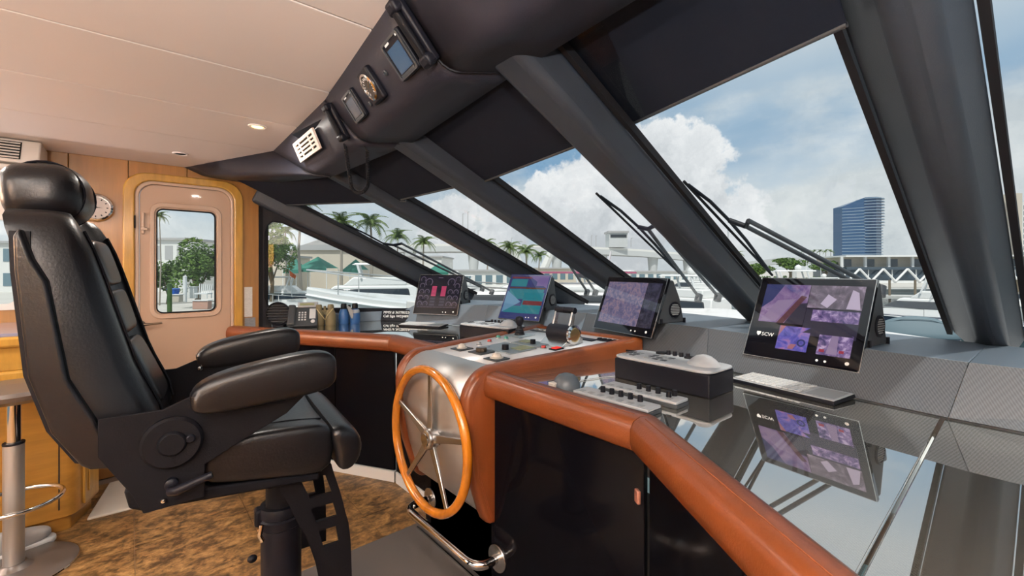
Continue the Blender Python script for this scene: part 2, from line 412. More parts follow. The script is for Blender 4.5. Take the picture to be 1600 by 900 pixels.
# windscreen pillars -------------------------------------------
PIL = [((2.20, 3.35, -.265), (.77, 3.72, .464)), ((2.62, 2.40, -.286), (.813, 2.538, .54)), ((2.625, 1.70, -.278), (.80, 1.70, .538)),
       ((2.45, .90, -.265), (.741, .885, .545)), ((2.29, .082, -.265), (.80, .155, .575))]
PLAB = ['slanting black leather windscreen pillar beside the port side window', 'slanting black leather windscreen pillar, second from the side door',
        'slanting black leather windscreen pillar in the middle of the windscreen', 'slanting black leather windscreen pillar left of the largest screen',
        'broad nearest windscreen pillar at the right, pale on its lit face']
for k, (f, tp) in enumerate(PIL):
    f, tp = W(f), W(tp); d = (tp-f).normalized(); side = V(d.y, -d.x, 0).normalized()
    nn = side.cross(d); nn = nn if nn.z > 0 else -nn
    pil = thing('trim_%d' % (k+2), PLAB[k], 'pillar', f, kind='structure', world=True)
    wi, wo, dep = (.055, .085, .10)
    if k == 4: wi, wo, dep = (.03, .100, .11)
    if k == 0: wi, wo, dep = (.04, .065, .135)
    sec = [(-wi, 0), (wi, 0), (wo, dep), (-wo, dep)]
    if k == 4: sec = [(-.045, 0), (.012, 0), (wo+.012, dep), (-wo+.012, dep)]
    f2, t2 = f-d*.16, tp+d*.10
    G().loft([[p+side*a+nn*b for a, b in sec] for p in (f2, t2)]).obj('cladding', 'pillar_leather', pil, bev=.024, seg=4)
    for sgn in (-1, 1):
        G().loft([[p+side*(sgn*(wo+.004)+a+(.012 if k == 4 else 0))+nn*(dep+b) for a, b in ((-.008, -.012), (.008, -.012), (.008, .014), (-.008, .014))] for p in (f2, t2)]).obj('gasket', 'rubber_black', pil)
# panes and blinds ---------------------------------------------
OFF = V(.045, 0, .105)
WLAB = ['raked windscreen pane furthest to port, palms beyond', 'raked windscreen pane second from port, road bridge beyond', 'raked windscreen pane in the middle with tall cumulus beyond',
        'large raked windscreen pane with a blue glass tower beyond', 'sliver of side pane right of the broad nearest pillar']
BL = [((.507, 3.60, .66), (.735, 2.417, .66), (1.243, 2.392, .41), (.872, 3.54, .479)), ((.60, 2.324, .66), (.671, 1.71, .66), (1.223, 1.697, .41), (1.17, 2.31, .402)),
      ((.71, 1.62, .66), (.66, .902, .66), (1.157, .91, .432), (1.247, 1.628, .413)), ((.853, .908, .66), (.72, .225, .66), (1.066, .225, .483), (1.239, .928, .463))]
P5 = ((2.0, -.75, -.265), (.75, -.85, .56))
for k in range(5):
    a = PIL[k]; b = PIL[k+1] if k < 4 else P5
    w = thing('window_%d' % (k+1), WLAB[k], 'window', W(a[0]), kind='structure', world=True)
    q = [W(a[0])+OFF, W(b[0])+OFF, W(b[1])+OFF, W(a[1])+OFF]
    down = [q[0]+(q[0]-q[3]).normalized()*.06, q[1]+(q[1]-q[2]).normalized()*.06]
    G().surf([[down[0], down[1]], [q[3], q[2]]]).obj('pane', 'window_glass', w)
    if k < 4:
        t0, t1, b1, b0 = [W(p) for p in BL[k]]
        G().surf([[t0, t1], [b0, b1]]).obj('roller_blind', 'blind_fabric', w, solid=.003)
        G().tube([b0, b1], .006, 8).obj('hem_bar', 'dark_grey', w, smooth=60)
# port wall ----------------------------------------------------
wp = thing('wall_port', 'orange maple panelled port side wall around the door', 'wall', (0, 3.74, 0), kind='structure', world=True)
def panel(x0, x1, z0, z1, m='maple', y0=3.742, y1=3.80, nm='panel'): return G().bx(x0, x1, y0, y1, Z(z0), Z(z1)).obj(nm, m, wp, bev=.003)
panel(-.46, -.2755, -1.3, .74); panel(-.2735, -.004, -1.3, .74); panel(-.002, .30, .60, .74); panel(.302, .612, .585, .74); panel(.605, .735, -1.3, .74)
for x0, x1, z0 in ((-.46, 0, -1.3), (-.02, .62, .64), (.62, .735, -1.3)): G().bx(x0, x1, 3.801, 3.83, Z(z0), Z(.74)).obj('backing_board', 'seam_dark', wp)
panel(-3.2, -.462, -1.3, -.21); panel(-3.2, -.462, .30, .70, 'ac_white'); panel(-3.2, -1.9, -.21, .30)
G().bx(-.01, .60, 3.742, 3.80, 0, .03).obj('sill', 'maple', wp)
w6 = thing('window_6', 'small port window at the far left behind the helm chair', 'window', (-1.2, 3.77, Z(0)), kind='structure', world=True)
G().bx(-1.9, -.462, 3.772, 3.776, Z(-.21), Z(.30)).obj('pane', 'window_glass', w6)
o_, i_ = [(x, 3.735, Z(z)) for x, z in rrect(-1.92, -.455, -.225, .315, .03)], [(x, 3.735, Z(z)) for x, z in rrect(-1.89, -.49, -.19, .28, .03)]
G().ring(o_, i_, (0, .03, 0)).obj('frame', 'trim_white', w6, smooth=30)
# port side door -----------------------------------------------
dr = thing('door_1', 'beige moulded side door with a window, in a yellow wood frame', 'door', (.3, 3.74, .0), kind='structure', world=True)
def rr3(x0, x1, z0, z1, r, y, n=6): return [(x, y, Z(z)) for x, z in rrect(x0, x1, z0, z1, r, n)]
G().ring(rr3(-.03, .63, -1.298, .635, .125, 3.722), rr3(.028, .575, -1.25, .585, .095, 3.722), (0, .05, 0)).obj('door_frame', 'maple_light', dr, bev=.008, seg=3)
G().ring(rr3(.028, .575, -1.25, .585, .095, 3.732), rr3(.050, .556, -1.23, .565, .085, 3.732), (0, .05, 0)).obj('jamb', 'door_shell', dr, bev=.006, seg=2)
leaf = G().ring(rr3(.052, .554, -1.228, .563, .083, 3.745), rr3(.140, .462, -.285, .405, .035, 3.745), (0, .04, 0)).obj('leaf', 'door_beige', dr, bev=.003)
G().ring(rr3(.103, .50, -.325, .448, .065, 3.736), rr3(.128, .474, -.297, .418, .045, 3.736), (0, .012, 0)).obj('window_moulding', 'door_shell', leaf, bev=.004)
G().ring(rr3(.136, .466, -.289, .409, .038, 3.740), rr3(.143, .459, -.282, .402, .033, 3.740), (0, .03, 0)).obj('gasket', 'rubber_black', leaf)
G().bx(.14, .462, 3.764, 3.768, Z(-.285), Z(.405)).obj('pane', 'window_glass', leaf)
G().bx(.060, .076, 3.728, 3.744, Z(.235), Z(.375)).bx(.056, .092, 3.722, 3.744, Z(.258), Z(.276)).obj('hold_back', 'door_shell', leaf, bev=.004)
h = G().lathe([(.024, 0), (.024, .008), (.018, .012), (.0001, .013)], (.058, 3.745, Z(-.352)), (0, -1, 0)).obj('lever_rosette', 'bronze', leaf, smooth=40)
G().tube([(.058, 3.735, Z(-.352)), (.058, 3.708, Z(-.352)), (.075, 3.700, Z(-.351)), (.12, 3.70, Z(-.35)), (.165, 3.702, Z(-.347))], [.008, .008, .009, .007, .006], 10).obj('lever', 'bronze', h, smooth=60)
G().lathe([(.022, 0), (.022, .006), (.016, .010), (.0001, .010)], (.058, 3.745, Z(-.452)), (0, -1, 0)).obj('lock_rosette', 'bronze', leaf, smooth=40)
for z in (.31, -.9): G().bx(.024, .032, 3.715, 3.735, Z(z-.04), Z(z+.04)).obj('hinge', 'rubber_black', dr)
# port side window ---------------------------------------------
wa, wb = V(.77, 3.74, 0), V(2.2, 3.37, 0); wdv = (wb-wa).normalized(); wnv = V(-wdv.y, wdv.x, 0)
def sw(s, z, o=0): p = wa+wdv*s+wnv*o; return (p.x, p.y, Z(z))
hole = [(.006, -.207), (.006, .275), (.022, .335), (.055, .368), (.12, .362), (.577, .148), (1.159, -.148), (1.40, -.30), (1.098, -.332), (.052, -.285), (.02, -.26)]
outl = [(-.06, -.21), (-.06, .30), (-.06, .50), (.0, .50), (.16, .44), (.62, .22), (1.2, -.07), (1.55, -.25), (1.2, -.44), (.05, -.44), (-.06, -.44)]
w7 = thing('window_7', 'port side window with rounded corners in a black surround', 'window', (.9, 3.7, Z(-.4)), kind='structure', world=True)
G().ring([sw(*p) for p in outl], [sw(*p) for p in hole], wnv*.05).obj('surround', 'black_leather_matte', w7, bev=.006, seg=2)
G().extr([sw(s, z, .03) for s, z in hole], wnv*.004).obj('pane', 'window_glass', w7)
G().bx(.733, .80, 3.742, 3.83, 0, Z(.66)).obj('edge_post', 'rubber_black', w7, bev=.006)
# cabin sides behind the camera --------------------------------
ws = thing('wall_starboard', 'maple starboard wall with a long window', 'wall', (0, -.95, 0), kind='structure', world=True)
G().bx(-3.2, 1.9, -1.0, -.95, 0, Z(-.45)).obj('panel', 'maple', ws); G().bx(-3.2, .9, -1.0, -.95, Z(.45), Z(.72)).obj('panel', 'cream_vinyl', ws)
G().bx(-3.2, -2.9, -1.0, -.95, Z(-.45), Z(.45)).obj('panel', 'maple', ws); G().bx(-.7, -.55, -1.0, -.95, Z(-.45), Z(.45)).obj('panel', 'maple', ws)
w8 = thing('window_8', 'long starboard window behind the camera', 'window', (-1.7, -.97, Z(0)), kind='structure', world=True)
G().bx(-2.9, -.7, -.976, -.972, Z(-.45), Z(.45)).obj('pane', 'window_glass', w8); G().bx(-.55, .95, -.976, -.972, Z(-.45), Z(.45)).obj('pane', 'window_glass', w8)
wf = thing('wall_aft', 'after bulkhead with a wide opening to the saloon', 'wall', (-3.2, 1.4, 0), kind='structure', world=True)
G().bx(-3.26, -3.2, -1.0, -.3, 0, Z(.72)).obj('panel', 'maple', wf); G().bx(-3.26, -3.2, 3.2, 3.9, 0, Z(.72)).obj('panel', 'maple', wf); G().bx(-3.26, -3.2, -.3, 3.2, Z(.6), Z(.72)).obj('panel', 'cream_vinyl', wf)
# air-conditioning outlet --------------------------------------
ac = thing('air_conditioner', 'white slatted air outlet under the ceiling at far left', 'air conditioner', (-.9, 3.6, Z(.6)), world=True)
G().extr([(-1.8, 3.50, Z(.695)), (-1.8, 3.42, Z(.56)), (-1.8, 3.74, Z(.53)), (-1.8, 3.74, Z(.695))], (1.44, 0, 0)).obj('casing', 'ac_white', ac, bev=.008, seg=3)
G().bx(-1.8, -.33, 3.40, 3.74, Z(.515), Z(.545)).obj('lower_lip', 'ac_white', ac, bev=.012, seg=3)
lou = G().extr([(-1.7, 3.487, Z(.68)), (-1.7, 3.428, Z(.58)), (-1.7, 3.436, Z(.576)), (-1.7, 3.495, Z(.676))], (1.27, 0, 0)).obj('louvre_recess', 'dark_gap', ac)
for i in range(6):
    f = i/5; y, z = 3.484-.052*f, .672-.085*f
    G().box((-1.07, y-.002, Z(z)), (1.27, .014, .004), Matrix.Rotation(.5, 3, 'X')).obj('louvre', 'ac_white', lou)
# fill lamps added behind the camera, unseen, to brighten the ceiling
def fill_uplight(x, y, rz, watts, label):
    t = thing('fill_wall_lamp', label, 'fill lamp', (x, y, 1.30), rz, group='added fill lamps')
    G().lathe([(.03, -.10), (.10, .0), (.11, .04), (.105, .04), (.095, .0), (.025, -.09)], (.13, 0, 0)).obj('bowl', 'white_plastic', t, smooth=50)
    G().box((.03, 0, -.04), (.10, .03, .03)).obj('bracket', 'steel', t, bev=.004)
    l = bpy.data.lights.new('fill_uplight', 'AREA'); l.shape = 'DISK'; l.size = .16; l.energy = watts; l.color = (1, .985, .965)
    lo = bpy.data.objects.new('fill_uplight_lamp', l); COL.objects.link(lo); lo.parent = t; lo.location = (.13, 0, .045); lo.rotation_euler = (math.pi, 0, 0)
fill_uplight(-3.2, -.55, 0, 330, 'added unseen fill lamp in a white bowl on the after bulkhead, starboard one')
fill_uplight(-3.2, 3.45, 0, 330, 'added unseen fill lamp in a white bowl on the after bulkhead, port one')
fill_uplight(-.62, -.95, math.pi/2, 190, 'added unseen fill lamp in a white bowl between the two starboard windows')
# ================================================================ DASHBOARD
ZD, ZL, ZR = -.4224, -.265, -.398
LED = [(1.80, -.62), (1.826, .099), (1.99, .93), (2.13, 1.75), (2.04, 2.62), (1.79, 3.22)]         # ledge front edge
LEB = [(1.70, -.62), (1.754, .136), (1.905, .90), (2.045, 1.75), (1.975, 2.62), (1.735, 3.18)]     # foot of the fascia
GLB = [(2.07, -.75), (2.335, .08), (2.50, .90), (2.66, 1.70), (2.64, 2.40), (2.25, 3.36)]          # foot of the glass
RAIL = [(.33, -.33), (1.041, .68), (1.055, 1.36)]; RAILP = [(1.215, 1.90), (1.205, 2.504), (.535, 3.672)]
db = thing('helm_dashboard', 'long carbon-fibre dashboard with tan leather edge under the windscreen', 'dashboard', (1.5, 1.6, 0), world=True)
def plate(poly, z, th, nm, m, bev=.003, parent=db): return G().extr([(x, y, Z(z)) for x, y in poly], (0, 0, -th)).obj(nm, m, parent, bev=bev)
seamY = .150
main = [(1.757, .150)]+LEB[2:]+[(1.70, 3.50), (.80, 3.73), (.56, 3.738), (.60, 3.58), (1.225, 2.53), (1.235, 1.90), (1.075, 1.36), (1.07, .66), (.712, .150)]
plate(main, ZD, .03, 'dash_panel', 'carbon_gloss')
plate([(1.752, .145), (1.70, -.62), (.16, -.62), (.705, .145)], ZD, .03, 'dash_panel', 'carbon_gloss')
# ledge in facets, fascia in facets
for i in range(5):
    a, b = .0015, .9985
    l0, l1 = V(*LED[i]).lerp(V(*LED[i+1]), a), V(*LED[i]).lerp(V(*LED[i+1]), b)
    g0, g1 = V(*GLB[i]), V(*GLB[i+1])
    plate([(l0.x, l0.y), (l1.x, l1.y), (g1.x, g1.y), (g0.x, g0.y)], ZL, .02, 'ledge_panel', 'ledge_grey', .002)
    f0, f1 = V(*LEB[i]).lerp(V(*LEB[i+1]), a), V(*LEB[i]).lerp(V(*LEB[i+1]), b)
    G().surf([[(l0.x, l0.y, Z(ZL-.002)), (l1.x, l1.y, Z(ZL-.002))], [(f0.x, f0.y, Z(ZD+.004)), (f1.x, f1.y, Z(ZD+.004))]]).obj('fascia_panel', 'carbon_matte' if i < 3 else 'ledge_grey', db, solid=.006)
G().loft([[(x, y, Z(z)) for x, y, z in q] for q in (
    [(1.735, 3.18, ZD), (1.69, 3.50, ZD), (2.0, 3.44, ZD), (2.15, 3.30, ZD)], [(1.79, 3.22, ZL), (1.74, 3.46, -.36), (2.0, 3.42, -.36), (2.2, 3.33, ZL)])]).obj('ledge_end', 'ledge_grey', db, bev=.004)
def sd(s, o, z): p = wa+wdv*s+wnv*o; return (p.x, p.y, Z(z))
G().extr([sd(.05, -.03, ZD), sd(.05, -.012, -.345), sd(.05, .0, -.345), sd(.05, .0, ZD)], wdv*.98).obj('side_sill', 'ledge_grey', db, bev=.004)
# leather edge roll, one pad per run, with mitred joints
SEC = [(-.005, -.095), (-.020, -.085), (-.026, -.060), (-.024, -.030), (-.014, -.010), (.006, .0), (.040, .002), (.056, -.006), (.064, -.022), (.064, -.10)]
def sweep(path, sec, z, nm, m, parent, left=1):
    pts = [V(*p) for p in path]; k = len(pts)
    def frame(i):
        d0 = (pts[i]-pts[i-1]).normalized() if i else (pts[1]-pts[0]).normalized()
        d1 = (pts[i+1]-pts[i]).normalized() if i < k-1 else d0
        n0, n1 = V(d0.y, -d0.x), V(d1.y, -d1.x); nm_ = (n0+n1).normalized()
        return nm_*(1/max(.3, nm_.dot(n0)))*left
    fr = [frame(i) for i in range(k)]
    for i in range(k-1):
        d = (pts[i+1]-pts[i]).normalized()*.0012
        r = []
        for p, n_, s_ in ((pts[i], fr[i], 1), (pts[i+1], fr[i+1], -1)):
            r.append([(p.x+n_.x*a+d.x*s_, p.y+n_.y*a+d.y*s_, Z(z+b)) for a, b in sec])
        g = G(); g.loft(r); g.obj(nm, m, parent, smooth=45)
sweep(RAIL, SEC, ZR, 'edge_pad', 'tan_leather', db)
sweep(RAILP, SEC, ZR, 'edge_pad', 'tan_leather', db)
for path in (RAIL, RAILP):          # stitched seam on each top run
    for p0, p1 in zip(path, path[1:]):
        d = (V(*p1)-V(*p0)).normalized(); nn = V(d.y, -d.x); a = V(*p0)+nn*.012+d*.02; b = V(*p1)+nn*.012-d*.02
        G().tube([(a.x, a.y, Z(ZR+.0012)), (b.x, b.y, Z(ZR+.0012))], .0012, 5).obj('stitch_line', 'tan_stitch', db)
# gloss black lower fronts, one door per bay
def front(path, inset, splits, nm='lower_door'):
    for i, (p0, p1) in enumerate(zip(path, path[1:])):
        a, b = V(*p0), V(*p1); d = (b-a).normalized(); nn = V(d.y, -d.x)
        for s in range(splits[i]):
            u, v = a.lerp(b, s/splits[i]+.002), a.lerp(b, (s+1)/splits[i]-.002); u += nn*inset; v += nn*inset
            G().extr([(u.x, u.y, .07), (v.x, v.y, .07), (v.x+nn.x*.018, v.y+nn.y*.018, .07), (u.x+nn.x*.018, u.y+nn.y*.018, .07)], (0, 0, Z(-.48)-.07)).obj(nm, 'gloss_black', db, bev=.002)
        for z0, z1, m, ins, nm2 in ((0, .065, 'trim_white' if path is RAILP else 'gloss_black', inset-.004, 'kick_strip'),):
            u, v = a+nn*ins, b+nn*ins
            G().extr([(u.x, u.y, z0), (v.x, v.y, z0), (v.x+nn.x*.02, v.y+nn.y*.02, z0), (u.x+nn.x*.02, u.y+nn.y*.02, z0)], (0, 0, z1-z0)).obj(nm2, m, db)
front(RAIL, .03, [3, 1]); front(RAILP, .03, [1, 3])
lt = G().box((.985, .645, Z(-.58)), (.010, .022, .034), Matrix.Rotation(-.6, 3, 'Z')).obj('door_latch', 'copper', db, bev=.003); lt['label'] = 'small copper door latch'
# ================================================================ STEERING CONSOLE
cn = thing('steering_console', 'tan leather steering console with a steel instrument top behind the wheel', 'console', (1.3, 1.62, 0), world=True)
# profile (X, Z): forward end -> top -> rounded shoulder -> down to the knee
def arc(c, r, a0, a1, k): return [(c[0]+r*math.cos(math.radians(a0+(a1-a0)*i/k)), c[1]+r*math.sin(math.radians(a0+(a1-a0)*i/k))) for i in range(k+1)]
top = [(1.965, -.342), (1.6, -.357), (1.12, -.376)]+arc((1.09, -.515), .138, 82, 180, 8)[0:]+[(.955, -.65), (.985, -.80), (1.03, -.94)]+arc((1.092, -.945), .055, 190, 290, 5)
inner = [(1.17, -1.0), (1.185, -.56), (1.30, -.47), (1.965, -.455)]
PROF = top+inner
def yl(x): f = max(0, min(1, (x-1.1)/.87)); return 1.355+(1.255-1.355)*f, 1.955+(2.02-1.955)*f      # outer faces stbd, port
PADW = .062
def side_pad(sgn):
    rows = []
    for o, ins in ((0, .014), (.006, .005), (.016, .0), (PADW-.016, .0), (PADW-.006, .005), (PADW, .014)):
        r = []
        k = len(PROF)
        for i, (x, z) in enumerate(PROF):
            p0, p1 = PROF[i-1], PROF[(i+1) % k]; t = V(p1[0]-p0[0], p1[1]-p0[1]).normalized()
            x2, z2 = x+ins*t.y*IN, z-ins*t.x*IN
            s, pt = yl(x)
            r.append((x2, s+o if sgn < 0 else pt-o, Z(z2)))
        rows.append(r)
    return G().loft(rows)
# winding sign of the profile decides which way is inward
_A = sum(PROF[i-1][0]*PROF[i][1]-PROF[i][0]*PROF[i-1][1] for i in range(len(PROF)))
IN = -1 if _A > 0 else 1
for sgn in (-1, 1):
    pad = side_pad(sgn).obj('side_pad', 'tan_leather', cn, smooth=50)
    for off in (.013, .019):
        pts = []
        for (x, z) in top[1:-4]:
            s, pt = yl(x); y = s-.0006 if sgn < 0 else pt+.0006
            pts.append((x, y, z))
        # seam runs inside the outline, on the outer face
        sp = []
        for i, (x, y, z) in enumerate(pts):
            a, b = pts[max(i-1, 0)], pts[min(i+1, len(pts)-1)]; t = V(b[0]-a[0], b[2]-a[2]).normalized()
            sp.append((x-t.y*(off+.012), y, Z(z+t.x*(off+.012))))
        G().tube(sp, .0011, 5).obj('stitch_line', 'tan_stitch', pad)
fw = []
for u in range(9):
    y = 1.255+.05+(2.02-.05-1.255-.05)*u/8
    fw.append([(1.965-.03+.03*math.cos(a), y, Z(-.372+.03*math.sin(a))) for a in [math.radians(-90+180*i/8) for i in range(9)]]+[(1.905, y, Z(-.345)), (1.905, y, Z(-.44))])
G().loft(fw).obj('forward_pad', 'tan_leather', cn, smooth=50)
# steel sheet over the top, the shoulder and down the front
sheet = []
for x, z in top[:-4]:
    s, p = yl(x); sheet.append((x, s+PADW-.004, p-PADW+.004, z))
rows = []
for i, (x, s, p, z) in enumerate(sheet):
    a, b = sheet[max(i-1, 0)], sheet[min(i+1, len(sheet)-1)]; t = V(b[0]-a[0], b[3]-a[3]).normalized()
    nx, nz = -t.y, t.x
    if nz > 0 and i < 4: nx, nz = -nx, -nz
    d = .016
    cxp, czp = 1.25, -.65
    vx, vz = cxp-x, czp-z; L = math.hypot(vx, vz)
    if i < 3: x2, z2 = x, z-d
    else: x2, z2 = x+vx/L*d, z+vz/L*d
    if i == 0: x2 -= .05
    rows.append([(x2, s, Z(z2)), (x2, (s+p)/2, Z(z2)), (x2, p, Z(z2))])
G().surf(rows[2:]).obj('front_sheet', 'brushed_steel', cn, smooth=60, solid=.003)
G().surf(rows[:3]).obj('top_plate', 'silver_plate', cn, smooth=60, solid=.003)
G().bx(1.12, 1.24, 1.42, 1.90, 0.0, Z(-.60)).obj('knee_post', 'gloss_black', cn)
# ---- instruments let into the console top (their own things) ----
TS = (-.342+.370)/(1.965-1.27)
def tz(x): return -.370-.016+.0015+TS*(x-1.27)
TR = Matrix.Rotation(-math.atan(TS), 3, 'Y')
def deck(x, y, dz=0): return V(x, y, Z(tz(x)+dz))
def dplate(nm, label, cat, x, y, sx, sy, m='panel_blue_grey', th=.006, grp=None):
    # let into the console: a part of it, with its own pieces below
    t = G().box(deck(x, y, th/2), (sx, sy, th), TR).obj(nm, m, cn, bev=.002)
    t['label'] = label
    return t
t = dplate('push_knob', 'ivory domed push knob on a black plate, left one nearest the wheel', 'knob', 1.228, 1.790, .080, .085, 'dark_grey')
G().lathe([(.026, 0), (.026, .004), (.019, .006), (.018, .014), (.010, .021), (.0001, .023)], deck(1.228, 1.790, .006)).obj('dome', 'ivory', t, smooth=50)
t = dplate('push_knob', 'ivory domed push knob on a black plate, right one nearest the tan pad', 'knob', 1.205, 1.492, .080, .090, 'dark_grey')
G().lathe([(.030, 0), (.030, .004), (.021, .006), (.020, .014), (.012, .022), (.0001, .024)], deck(1.205, 1.492, .006)).obj('dome', 'ivory', t, smooth=50)
t = dplate('rotary_switch', 'bronze rotary switch on a black plate between two ivory domed knobs', 'switch', 1.245, 1.655, .085, .10, 'dark_grey')
G().lathe([(.026, 0), (.026, .016), (.022, .019), (.0001, .019)], deck(1.245, 1.655, .006), seg=10).obj('knob', 'bronze', t, smooth=30)
t = dplate('autopilot_panel', 'large flat grey autopilot panel with one black knob and a small display', 'control panel', 1.385, 1.630, .165, .235)
G().box(deck(1.42, 1.565, .0075), (.085, .075, .002), TR).obj('display', 'lcd_green', t)
G().lathe([(.017, 0), (.016, .024), (.0001, .024)], deck(1.345, 1.60, .006), seg=20).obj('knob', 'satin_black', t, smooth=30)
G().bx(0, .01, 0, .01, 0, .001).xf(Matrix.Translation(deck(1.325, 1.70, .0065))).obj('button', 'dark_grey', t)
t = dplate('thruster_panel', 'grey control panel with a black knob beside the throttle', 'control panel', 1.535, 1.625, .105, .19)
G().box(deck(1.55, 1.67, .0075), (.06, .06, .002), TR).obj('display', 'lcd_green', t)
G().lathe([(.014, 0), (.013, .022), (.0001, .022)], deck(1.525, 1.60, .006), seg=20).obj('knob', 'satin_black', t, smooth=30)
t = dplate('joystick', 'black joystick with a rubber boot on a grey plate', 'joystick', 1.660, 1.850, .12, .13)
G().lathe([(.030, 0), (.028, .006), (.024, .010), (.026, .016), (.021, .021), (.022, .028), (.016, .034), (.012, .050), (.014, .056)], deck(1.660, 1.85, .006)).obj('boot', 'rubber_black', t, smooth=30)
G().lathe([(.012, .05), (.019, .062), (.024, .078), (.024, .090), (.018, .100), (.0001, .104)], deck(1.660, 1.85, .006)).obj('grip', 'satin_black', t, smooth=50)
for i, (x, y, m, l) in enumerate([(1.348, 1.81, 'mid_grey', 'small grey push button beside the autopilot panel'), (1.43, 1.83, 'red_button', 'small dark red push button left of the joystick'),
                                   (1.535, 1.885, 'green_button', 'green push button left of the joystick, outer one'), (1.540, 1.825, 'green_button', 'green push button nearest the joystick'),
                                   (1.50, 1.500, 'red_button', 'round red push button beside the throttle')]):
    t = G().lathe([(.015, 0), (.015, .004), (.012, .005)], deck(x, y)).obj('push_button', 'steel', cn, smooth=30); t['label'] = l
    G().lathe([(.0115, .004), (.0115, .012), (.009, .015), (.0001, .015)], deck(x, y)).obj('cap', m, t, smooth=40)
t = dplate('alarm_light', 'small red lit alarm lens under the throttle', 'light', 1.525, 1.440, .06, .045, 'satin_black')
G().box(deck(1.525, 1.440, .008), (.04, .03, .004), TR).obj('lens', 'red_light', t, bev=.001)
for i, (x, y, sx, sy, l) in enumerate([(1.845, 1.84, .07, .17, 'dark switch panel under the port forward pad'), (1.84, 1.385, .05, .12, 'narrow black slot panel right of the throttle')]):
    t = dplate('switch_panel', l, 'switch panel', x, y, sx, sy, 'dark_grey' if i == 0 else 'satin_black', grp='flush switch panels')
    for q in range(4):
        G().box(deck(x, y-sy/2+sy*(q+.5)/4, .009), (sx*.4, sy*.14, .006), TR).obj('switch', 'mid_grey' if i == 0 else 'rubber_black', t, bev=.001)
t = dplate('toggle_lever', 'small black ball lever in a slot right of the throttle', 'lever', 1.80, 1.53, .05, .20, 'satin_black')
G().tube([deck(1.80, 1.53, .005), deck(1.795, 1.53, .022)], .005, 8).sell(deck(1.793, 1.53, .030), (.012, .012, .012), 1).obj('ball', 'dark_grey', t, smooth=60)
# throttle: drum on a base, two levers joined by grips
t = G().extr([deck(1.56, 1.60, .0), deck(1.72, 1.60, .0), deck(1.72, 1.60, .03), deck(1.66, 1.60, .060)], (0, -.16, 0)).obj('throttle', 'steel', cn, bev=.004); t['label'] = 'twin-lever black throttle with a chrome-ringed drum'
dc = deck(1.635, 1.505, .055)
G().lathe([(.0001, -.075), (.040, -.075), (.045, -.070), (.045, .070), (.040, .075), (.0001, .075)], dc, (0, 1, 0), 32).obj('drum', 'satin_black', t, smooth=40)
for s in (-1,):
    G().lathe([(.047, 0), (.047, .010), (.036, .014), (.030, .010), (.027, .002), (.0001, .002)], dc+V(0, -.072, 0), (0, -1, 0), 32).obj('end_cap', 'chrome', t, smooth=40)
    G().lathe([(.036, .0145), (.030, .0155), (.029, .0125)], dc+V(0, -.072, 0), (0, -1, 0), 28).obj('brass_ring', 'brass', t, smooth=40)
for y in (-.055, .055):
    G().extr([dc+V(-.016, y-.006, .030), dc+V(.016, y-.006, .030), dc+V(.036, y-.006, .108), dc+V(.014, y-.006, .112)], (0, .012, 0)).obj('lever', 'steel', t, bev=.003)
for y0, y1 in ((-.064, -.001), (.001, .064)):
    G().cyl(dc+V(.026, y0, .114), dc+V(.026, y1, .114), .016, seg=20).obj('grip', 'satin_black', t, bev=.003)
# ================================================================ STEERING WHEEL
WC = V(.939, 1.62, Z(-.704)); RWL = .288
sw_ = thing('steering_wheel', 'varnished wooden ship steering wheel with five polished metal spokes', 'steering wheel', WC, world=True)
G().tube([WC+V(.0, RWL*math.cos(a), RWL*math.sin(a)) for a in [2*math.pi*i/72 for i in range(72)]], .0185, 14, True).obj('rim', 'wheel_wood', sw_, smooth=80)
for i in range(5):
    a = math.radians(90+72*i+4); u = V(0, math.cos(a), math.sin(a)); s_ = V(0, -math.sin(a), math.cos(a))
    def sec(r, w, th, dx): return [WC+u*r+s_*a_+V(b_+dx, 0, 0) for a_, b_ in ((-w, -th), (w, -th), (w, th), (-w, th))]
    G().loft([sec(.035, .019, .007, .012), sec(.15, .0135, .006, .008), sec(RWL-.008, .0105, .005, .0)]).obj('spoke', 'steel', sw_, bev=.003, seg=3)
hb = G().lathe([(.0001, -.014), (.030, -.013), (.040, -.008), (.044, 0), (.044, .03), (.036, .036), (.0001, .036)], WC, (1, 0, 0), 32).obj('hub', 'steel', sw_, smooth=35)
G().lathe([(.028, -.0145), (.026, -.016), (.0001, -.016)], WC, (1, 0, 0), 28).obj('hub_cap', 'chrome', hb, smooth=35)
G().cyl(WC+V(.03, 0, 0), WC+V(.09, 0, 0), .036, .050).obj('column_boss', 'chrome', sw_, smooth=35)
# foot bar
fb_ = thing('foot_bar', 'bent chrome foot bar below the steering wheel', 'foot rail', (1.0, 1.6, 0), world=True)
def bend(p, q, r_, k=6):      # quarter-ish bend
    out = []
    for i in range(k+1):
        u = i/k; out.append(p*(1-u)**2+q*2*u*(1-u)+r_*u*u)
    return out
zb = Z(-1.12)
A_, B_, C_, D_ = V(1.10, 1.90, zb), V(.985, 1.90, zb), V(.985, 1.335, zb), V(1.084, 1.335, zb)
G().tube([A_]+bend(V(1.05, 1.90, zb), B_, V(.985, 1.83, zb))+bend(V(.985, 1.405, zb), C_, V(1.05, 1.335, zb))+[D_], .0185, 14).obj('bar', 'chrome', fb_, smooth=80)
for y, xf_ in ((1.335, 1.083), (1.90, 1.118)):
    G().lathe([(.022, -.010), (.030, -.008), (.050, -.006), (.052, -.003), (.052, 0)], (xf_, y, zb), (1, 0, 0), 28).obj('flange', 'steel', fb_, smooth=40)
G().bx(1.12, 1.14, 1.30, 1.95, 0, Z(-1.0)).obj('mounting_board', 'gloss_black', cn, bev=.002)
